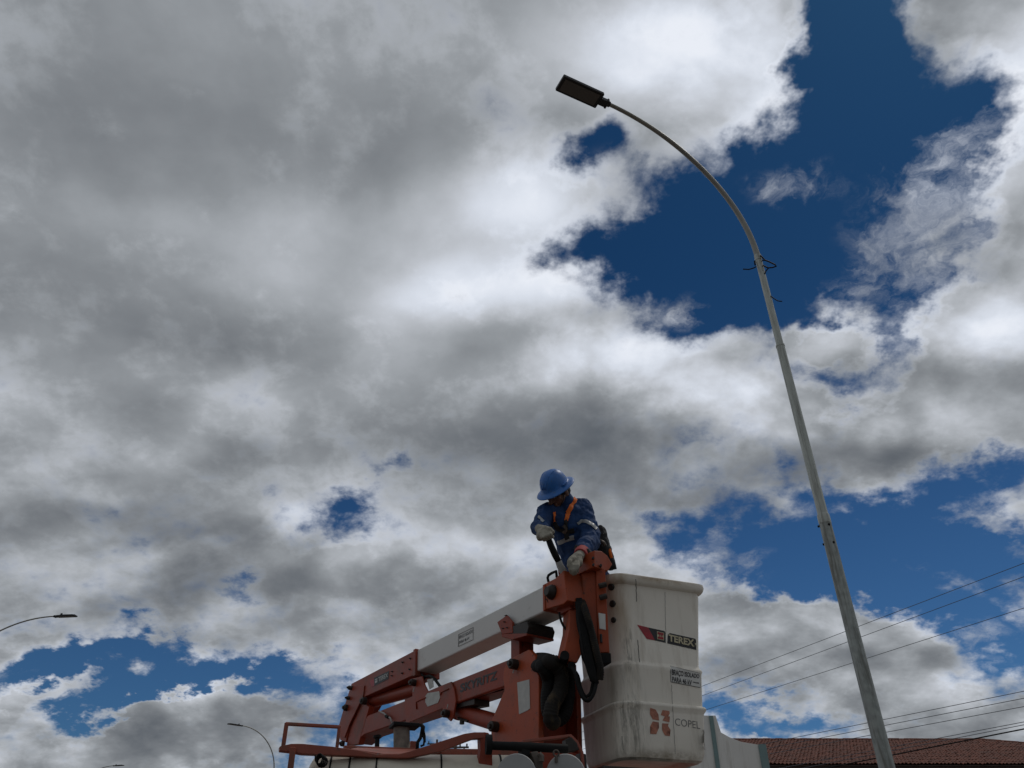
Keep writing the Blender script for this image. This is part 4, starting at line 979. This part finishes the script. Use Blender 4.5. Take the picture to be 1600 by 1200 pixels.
# ================================================================== STREET LAMPS
m_arm = mat('galvanised_arm', (.28, .28, .25), .5, .4, var=.12, scale=9)
m_galvlow = mat('dull_galvanised_pole', (.33, .36, .34), .6, .4, var=.25, scale=14, dirt=(.14, .14, .12), damt=.8, dscale=(30, 30, 3), dlo=.45, dhi=.62)
def arc(n, r, a0=0, a1=90): return [(r * (1 - math.cos(R(a0 + (a1 - a0) * i / n))), r * math.sin(R(a0 + (a1 - a0) * i / n))) for i in range(n + 1)]
def street_lamp(base, adir, ztop, rise, reach, label, main=False, k=1.0, tilt=0.0, lum=.545, hwd=.105):
    root = thing('street_lamp', label, 'street lamp', base, 'curved street lamps along the road')
    base = Vector(base); d = Vector((adir[0], adir[1], 0)).normalized(); s = Vector((-d.y, d.x, 0))
    zz = Vector((0, 0, 1))
    zj1, zj2 = ztop * .54, ztop * .80
    if main: zj1, zj2 = J1, J2
    b = MB(); b.tube([base, base + zz * zj1], [.068 * k, .052 * k], 24); pole = b.build('pole', m_galvlow, root, smooth='auto')
    b = MB(); b.tube([base + zz * (zj1 + .001), base + zz * zj2], [.0455 * k, .043 * k], 24); b.build('pole_section', m_galv, root, smooth='auto')
    b = MB(); b.tube([base + zz * (zj1 - .01), base + zz * (zj1 + .005), base + zz * (zj1 + .07), base + zz * (zj1 + .085)], [.0535 * k, .0545 * k, .0545 * k, .048 * k], 24); b.build('collar', m_galv, pole, smooth='auto')
    b = MB(); b.tube([base + zz * (zj2 + .001), base + zz * ztop], [.0375 * k, .0365 * k], 20); b.build('pole_section', m_galv, root, smooth='auto')
    b = MB(); b.tube([base + zz * (zj2 - .012), base + zz * (zj2 + .012)], [.046 * k, .045 * k], 24); b.build('collar', m_galv, pole, smooth='auto')
    pts = [base + zz * (ztop + .001)]; n = 28
    for i in range(1, n + 1):
        a = math.pi / 2 * i / n
        pts.append(base + zz * (ztop + rise * math.sin(a)) + d * reach * (1 - math.cos(a)))
    e = pts[-1]
    b = MB(); b.tube(pts, [(.034 - .010 * i / n) * k for i in range(len(pts))], 16); b.build('arm', m_arm, root, smooth='auto')
    b = MB(); b.tube([base + zz * (ztop - .03), base + zz * (ztop + .05)], .040 * k, 20); b.build('collar', m_galv, pole, smooth='auto')
    # luminaire
    t = (d * math.cos(tilt) + zz * math.sin(tilt)); upv = s.cross(t) if s.cross(t).z > 0 else -s.cross(t)
    hw = hwd
    def lp(x, y, z): return e + t * x + s * y + upv * z
    body = MB(); x0, x1 = .115, .115 + lum; c_ = .007
    out = [(x0 + c_, -hw), (x1 - c_, -hw), (x1, -hw + c_), (x1, hw - c_), (x1 - c_, hw), (x0 + c_, hw), (x0, hw - c_), (x0, -hw + c_)]
    body.prism([lp(x, y, -.03) for x, y in out], upv * .04)
    body.prism([lp(x0 + .08 + (x - x0 - .08) * .9, y * .6, .0105) for x, y in ((x0 + .08, -hw), (x1 - .05, -hw), (x1 - .05, hw), (x0 + .08, hw))], upv * .02)
    lm = body.build('luminaire', m_lampbody, root, bevel=.003)
    b = MB(); b.prism([lp(x, y, -.032) for x, y in ((x0 + .045, -hw + .028), (x1 - .035, -hw + .028), (x1 - .035, hw - .028), (x0 + .045, hw - .028))], -upv * .004)
    b.build('lens', m_lens, lm)
    b = MB(); b.box(lp(.075, 0, -.01), t * .055, s * .045, upv * .026); b.tube([lp(-.02, 0, 0), lp(.04, 0, 0)], .036, 14); b.box(lp(.022, 0, -.01), t * .012, s * .054, upv * .03); b.build('mount_socket', m_lampbody, lm, bevel=.004)
    b = MB(); b.tube([lp(.22, 0, .012), lp(.22, 0, .05), lp(.22, 0, .085)], [.03, .034, .028], 12); b.build('photocell', m_lampbody, lm, smooth='auto')
    return root, pole, lm
PD = 7.0
AZ = R(23.8)
pb = Vector((PD * math.sin(AZ), PD * math.cos(AZ), 0))
def pole_z(px, py): return PP(px, py, pb, Vector((math.sin(AZ), math.cos(AZ), 0))).z
J1 = pole_z(1289, 817); J2 = pole_z(1218, 541); ZT = pole_z(1186, 404)
END = Vector((1.305 * .875, 6.37 * .875, 0)); ad = END - pb
ztop_end = 9.135 * .875 + 1.57
lamp, lpole, llum = street_lamp(pb, ad, ZT, ztop_end - ZT, ad.length, 'tall galvanised street lamp with black rectangular head curving over beside the white bucket', True)
Np = Vector((math.sin(AZ), math.cos(AZ), 0))
def LPt(x, y, o=0.0): return PP(x, y, pb - Np * o, Np)
b = MB()
for pts, r in (([(1188, 399), (1191, 402), (1195, 406.5), (1202, 409), (1211, 413.5), (1213, 416), (1207, 418), (1200, 418.5), (1192, 414.5)], .0085), ([(1201, 418.5), (1197, 423), (1195, 428)], .007), ([(1190, 408), (1195, 406.5)], .006),
               ([(1182, 416.5), (1177, 419), (1170, 421), (1161, 420.5)], .007), ([(1179, 408), (1180, 414)], .010)):
    b.tube([LPt(x, y, .03) for x, y in pts], r, 6)
b.build('loose_wire', m_black, lamp, smooth=True)
b = MB(); b.tube([LPt(1204, 462.5, .02), LPt(1210, 467, .02), LPt(1215, 470, .02), LPt(1222, 471, .02)], .006, 6); b.build('loose_wire', m_black, lamp, smooth=True)
for (x, y) in ((1279.5, 823), (1287.5, 851)):
    b = MB(); b.tube([LPt(x - 2, y, .0), LPt(x + 9, y - 3, .0)], .010, 8); b.build('bolt', m_black, lpole)
for (x, y, r) in ((1295.3, 819, .011), (1302.5, 847, .011), (1190.5, 422.5, .010), (1298, 855, .006)):
    c = LPt(x, y, .048 if y > 500 else .034); b = MB(); b.tube([c, c + Np * .02], r, 10); b.build('bolt_hole', m_black, lpole)

# far lamps
h1 = ztop_end
P1 = PZ(85, 963, h1)                     # end of the arm of the left lamp
d1 = Vector((1, -.12, 0)).normalized()
street_lamp((P1.x - d1.x * 2.9, P1.y - d1.y * 2.9, 0), d1, h1 - 2.1, 2.1, 2.9, 'dark street lamp arm reaching in from the left edge of the photo', lum=.62, k=.85, hwd=.09)
P2 = PY(379, 1134, 46.0); d2 = Vector((-.75, -.66, 0)).normalized()
street_lamp((P2.x - d2.x * 2.3, P2.y - d2.y * 2.3, 0), d2, P2.z - 2.2, 2.2, 2.3, 'small distant street lamp hooked to the left beyond the orange rail frame', lum=.75, k=1.0, hwd=.10)
P3 = PY(177, 1196.5, 60.0); d3 = Vector((1, -.3, 0)).normalized()
street_lamp((P3.x - d3.x * 3.0, P3.y - d3.y * 3.0, 0), d3, P3.z - 2.2, 2.2, 3.0, 'farthest street lamp head just showing at the bottom edge on the left', lum=.75, k=1.0, hwd=.10)

# ================================================================== CABLES
CG = 'overhead cables strung behind the tall street lamp'
def cable(p, q, z, r, label, ext=25):
    a, c = PZ(*p, z), PZ(*q, z); d = (c - a).normalized()
    a2, c2_ = a - d * 45, c + d * ext
    n = 24; pts = [a2.lerp(c2_, i / n) for i in range(n + 1)]
    o = MB(); o.tube(pts, r, 6); ob = o.build('overhead_cable', m_cable if r < .015 else m_black, None, smooth=True); tag(ob, label, 'cable', CG)
m_cable = mat('cable_sheath', (.10, .11, .13), .6, var=.1)
cable((1100, 1071), (1600, 880), 7.9, .0075, 'topmost of the thin cables crossing behind the tall lamp pole')
cable((1100, 1086), (1600, 901), 7.7, .0075, 'second thin cable from the top crossing behind the tall lamp pole')
cable((1100, 1110), (1600, 950), 7.3, .0075, 'third thin cable from the top, just under the upper pair')
cable((1106, 1180), (1600, 1080), 6.6, .009, 'thin cable at the top of the lower set above the tiled roof')
cable((1106, 1187.5), (1600, 1091), 6.45, .009, 'middle thin cable of the lower set above the tiled roof')
cable((1106, 1196), (1600, 1104), 6.3, .009, 'lowest of the three thin cables running just above the tiled roof')
cable((1463, 1154), (1600, 1128), 6.0, .009, 'upper thin cable crossing the right end of the tiled roof', 12)
cable((1470, 1158), (1600, 1132.5), 5.9, .009, 'lower thin cable crossing the right end of the tiled roof', 12)
cable((1317, 1195), (1600, 1139), 5.7, .018, 'thick black cable sagging across the tiled roof', 12)

# ================================================================== GROUND, ROAD
m_soil = mat('dry_reddish_soil', (.12, .075, .05), .95, var=.3, scale=.8, bump=.3, bscale=8)
m_asph = mat('asphalt', (.06, .06, .06), .9, var=.25, scale=3, bump=.3, bscale=60)
m_conc = mat('pavement_concrete', (.22, .21, .19), .85, var=.15, scale=2)
m_line = mat('road_line_paint', (.7, .7, .66), .7, var=.1)
b = MB(); b.add([(-900, -900, 0), (900, -900, 0), (900, 1500, 0), (-900, 1500, 0)], [(0, 1, 2, 3)])
tag(b.build('ground', m_soil), None, None, None, 'structure')
wd = Vector((-.415, .910, 0)); wn = Vector((.910, .415, 0))
rc = Vector((-1.5, 3.5, 0))
def strip(c, hw, hl, z0, z1, name, m):
    b = MB(); b.box(c + Vector((0, 0, (z0 + z1) / 2)), wn * hw, wd * hl, (0, 0, (z1 - z0) / 2)); return tag(b.build(name, m), None, None, None, 'structure')
strip(rc, 4.2, 160, -.1, .004, 'road', m_asph)
strip(rc + wn * 6.0, 1.6, 160, -.1, .13, 'pavement', m_conc)
strip(rc - wn * 6.0, 1.6, 160, -.1, .13, 'pavement', m_conc)
b = MB()
for k in range(-12, 40):
    c = rc + wd * (k * 4); b.box(c + Vector((0, 0, .006)), wn * .06, wd * 1.0, (0, 0, .002))
tag(b.build('road_line', m_line), None, None, None, 'structure')

# ================================================================== TILED HOUSE
m_tile = mat('clay_roof_tiles', (.17, .06, .038), .85, var=.4, scale=7, dirt=(.09, .045, .035), damt=.85, dscale=(1.6, 1.6, 1.6), dlo=.45, dhi=.68)
m_hwall = mat('rendered_wall', (.50, .47, .42), .9, var=.06, scale=2)
m_dark = mat('dark_timber', (.05, .035, .028), .8, var=.2)
HY0, HY1 = 46.0, 54.4
ze = PY(1400, 1194, HY0).z; zr = PY(1400, 1156.5, HY1).z
XL, XR = 10.8, 41.0; XRR = PY(1535, 1157, HY1).x
house = thing('tiled_house', 'long house with red clay tile roof behind the tall lamp pole', 'house', ((XL + XR) / 2, 50, 0))
b = MB()
nr = 17
def roofpt(x, t, lift):
    return Vector((x, HY0 + (HY1 - HY0) * t, ze + (zr - ze) * t + lift))
pitch = .21; nx = int((XR - XL) / pitch)
per = [(-.5, .0), (-.38, .0), (-.25, .03), (-.08, .052), (.08, .052), (.25, .03), (.38, .0)]
for r_ in range(nr):
    t0, t1 = r_ / nr, (r_ + 1.12) / nr
    row0, row1 = [], []
    jit = 0
    for i in range(nx):
        jz = random.uniform(-.012, .012); jt = random.uniform(-.006, .006)
        for dx, h in per:
            x = XL + (i + .5 + dx) * pitch
            hip = min(1.0, (XR - x) / (XR - XRR))
            a, c = min(t0 + jt, hip), min(t1, hip)
            row0.append(roofpt(x, a, h + .035 + jz)); row1.append(roofpt(x, c, h * .85 - .0 + jz))
    n = len(row0)
    und = [p + Vector((0, 0, -.03)) for p in row0]
    b.add(row0 + row1 + und, [(k, k + 1, n + k + 1, n + k) for k in range(n - 1)] + [(k, 2 * n + k, 2 * n + k + 1, k + 1) for k in range(n - 1)])
rf = b.build('roof', m_tile, house)
b = MB()
x = XL
while x < XRR:
    zc = zr + .02 + random.uniform(-.012, .012)
    b.tube([(x, HY1, zc), (x + .44, HY1, zc + .015)], [.10, .085], 10); x += .4
p0, p1 = Vector((XRR, HY1, zr + .02)), Vector((XR, HY0, ze + .03))
for i in range(14):
    b.tube([p0.lerp(p1, i / 14), p0.lerp(p1, (i + 1.1) / 14)], [.085, .10], 10)
b.build('ridge_tiles', m_tile, rf)
b = MB(); b.add([(XL, HY1, zr - .03), (XRR, HY1, zr - .03), (XR, HY1 + 8.4, ze), (XL, HY1 + 8.4, ze)], [(0, 1, 2, 3)]); b.add([(XRR, HY1, zr - .03), (XR, HY0, ze - .03), (XR, HY1 + 8.4, ze)], [(0, 1, 2)])
b.build('back_slope', m_tile, rf)
b = MB(); b.box(((XL + XR) / 2, (HY0 + HY1 + 8.4) / 2, (ze - .1) / 2), ((XR - XL) / 2 - .5, 0, 0), (0, (HY1 + 8.4 - HY0) / 2 - .5, 0), (0, 0, (ze - .1) / 2)); hw_ = b.build('wall', m_hwall, house)
b = MB(); b.box(((XL + XR) / 2, HY0 + .22, ze - .06), ((XR - XL) / 2 - .1, 0, 0), (0, .16, 0), (0, 0, .035)); b.build('eave_board', m_dark, house)
b = MB(); b.box(((XL + XR) / 2, HY0 + .15, ze - .14), ((XR - XL) / 2 - .05, 0, 0), (0, .03, 0), (0, 0, .12)); b.build('fascia', m_dark, house)
for k in range(9):
    xw = XL + 2.2 + k * 3.2
    b = MB(); b.box((xw, HY0 + .46, 1.7), (.6, 0, 0), (0, .04, 0), (0, 0, .6)); wv = b.build('window', m_dark, house)
    b = MB(); b.box((xw, HY0 + .41, 1.7), (.52, 0, 0), (0, .004, 0), (0, 0, .52)); b.build('pane', m_glass, wv)

# ================================================================== WHITE BUILDING WITH STEPPED PARAPET
m_fac = mat('pale_grey_facade', (.74, .74, .70), .85, var=.05, scale=1.5, bump=.1, bscale=20, dirt=(.38, .36, .31), damt=.7, dscale=(6, 6, .9), dlo=.5, dhi=.72)
m_teal = mat('teal_trim_paint', (.19, .28, .28), .8, var=.08)
WY = 19.0
XA_ = PY(1088, 1120, WY).x
def mir(p): return Vector((2 * XA_ - p.x, p.y, p.z))
half = [PY(x, y, WY) for x, y in ((1118, 1118), (1121, 1127), (1126.5, 1144.5), (1140, 1152), (1158, 1159), (1184, 1163.5), (1195.5, 1163))]
xr = half[-1].x
outl = half + [Vector((xr, WY, 0))]
outl = [mir(p) for p in reversed(outl)] + outl
fac = thing('parapet_building', 'pale grey building with stepped parapet and teal stripes behind the bucket', 'building', (XA_, WY, 0))
b = MB(); b.prism(outl, Vector((0, .25, 0))); b.build('facade', m_fac, fac)
for sgn in (0, 1):
    for (x, y, y2) in (((1110.5), 1119.3, 1200), (1190.3, 1163.8, 1200)):
        top = PY(x, y, WY); hw2 = .045 if x < 1150 else .085
        if sgn: top = mir(top)
        b = MB(); b.box((top.x, WY - .02, top.z / 2), (hw2, 0, 0), (0, .018, 0), (0, 0, top.z / 2 + .005)); b.build('teal_stripe', m_teal, fac)
b = MB(); b.box((XA_, WY + 3.3, 2.0), (xr - XA_ - .1, 0, 0), (0, 3.0, 0), (0, 0, 2.0)); b.build('wall', m_fac, fac)
b = MB(); b.box((XA_ - .8, WY - .01, 1.05), (.5, 0, 0), (0, .02, 0), (0, 0, 1.05)); dr = b.build('door', m_teal, fac)
b = MB(); b.tube([(XA_ - .42, WY - .06, 1.0), (XA_ - .42, WY - .06, 1.12)], .015, 8); b.build('handle', m_steel, dr)

# ================================================================== FAR UTILITY POLES
m_wood = mat('weathered_pole', (.10, .09, .08), .9, var=.2)
def upole(px, py, Y, label):
    t = PY(px, py, Y); root = thing('utility_pole', label, 'utility pole', (t.x, t.y, 0), 'utility poles far behind the truck')
    b = MB(); b.tube([(t.x, t.y, 0), (t.x, t.y, t.z)], [.17, .11], 10); b.build('pole', m_wood, root, smooth='auto')
    b = MB(); b.box((t.x, t.y - .15, t.z - .45), (1.0, 0, 0), (0, .05, 0), (0, 0, .06)); b.build('crossarm', m_wood, root)
    for dx in (-.85, .35, .85):
        b = MB(); b.tube([(t.x + dx, t.y - .15, t.z - .39), (t.x + dx, t.y - .15, t.z - .2)], .06, 8); b.build('insulator', m_wood, root, smooth='auto')
    b = MB(); b.tube([(t.x, t.y - .15, t.z - 1.0), (t.x + .7, t.y - .15, t.z - .5)], .035, 6); b.tube([(t.x, t.y - .15, t.z - 1.0), (t.x - .7, t.y - .15, t.z - .5)], .035, 6); b.build('brace', m_wood, root)
upole(712, 1158, 62, 'far utility pole with crossarm seen under the lower boom')
upole(683, 1155.5, 88, 'thin farther utility pole to the left of the one under the lower boom')
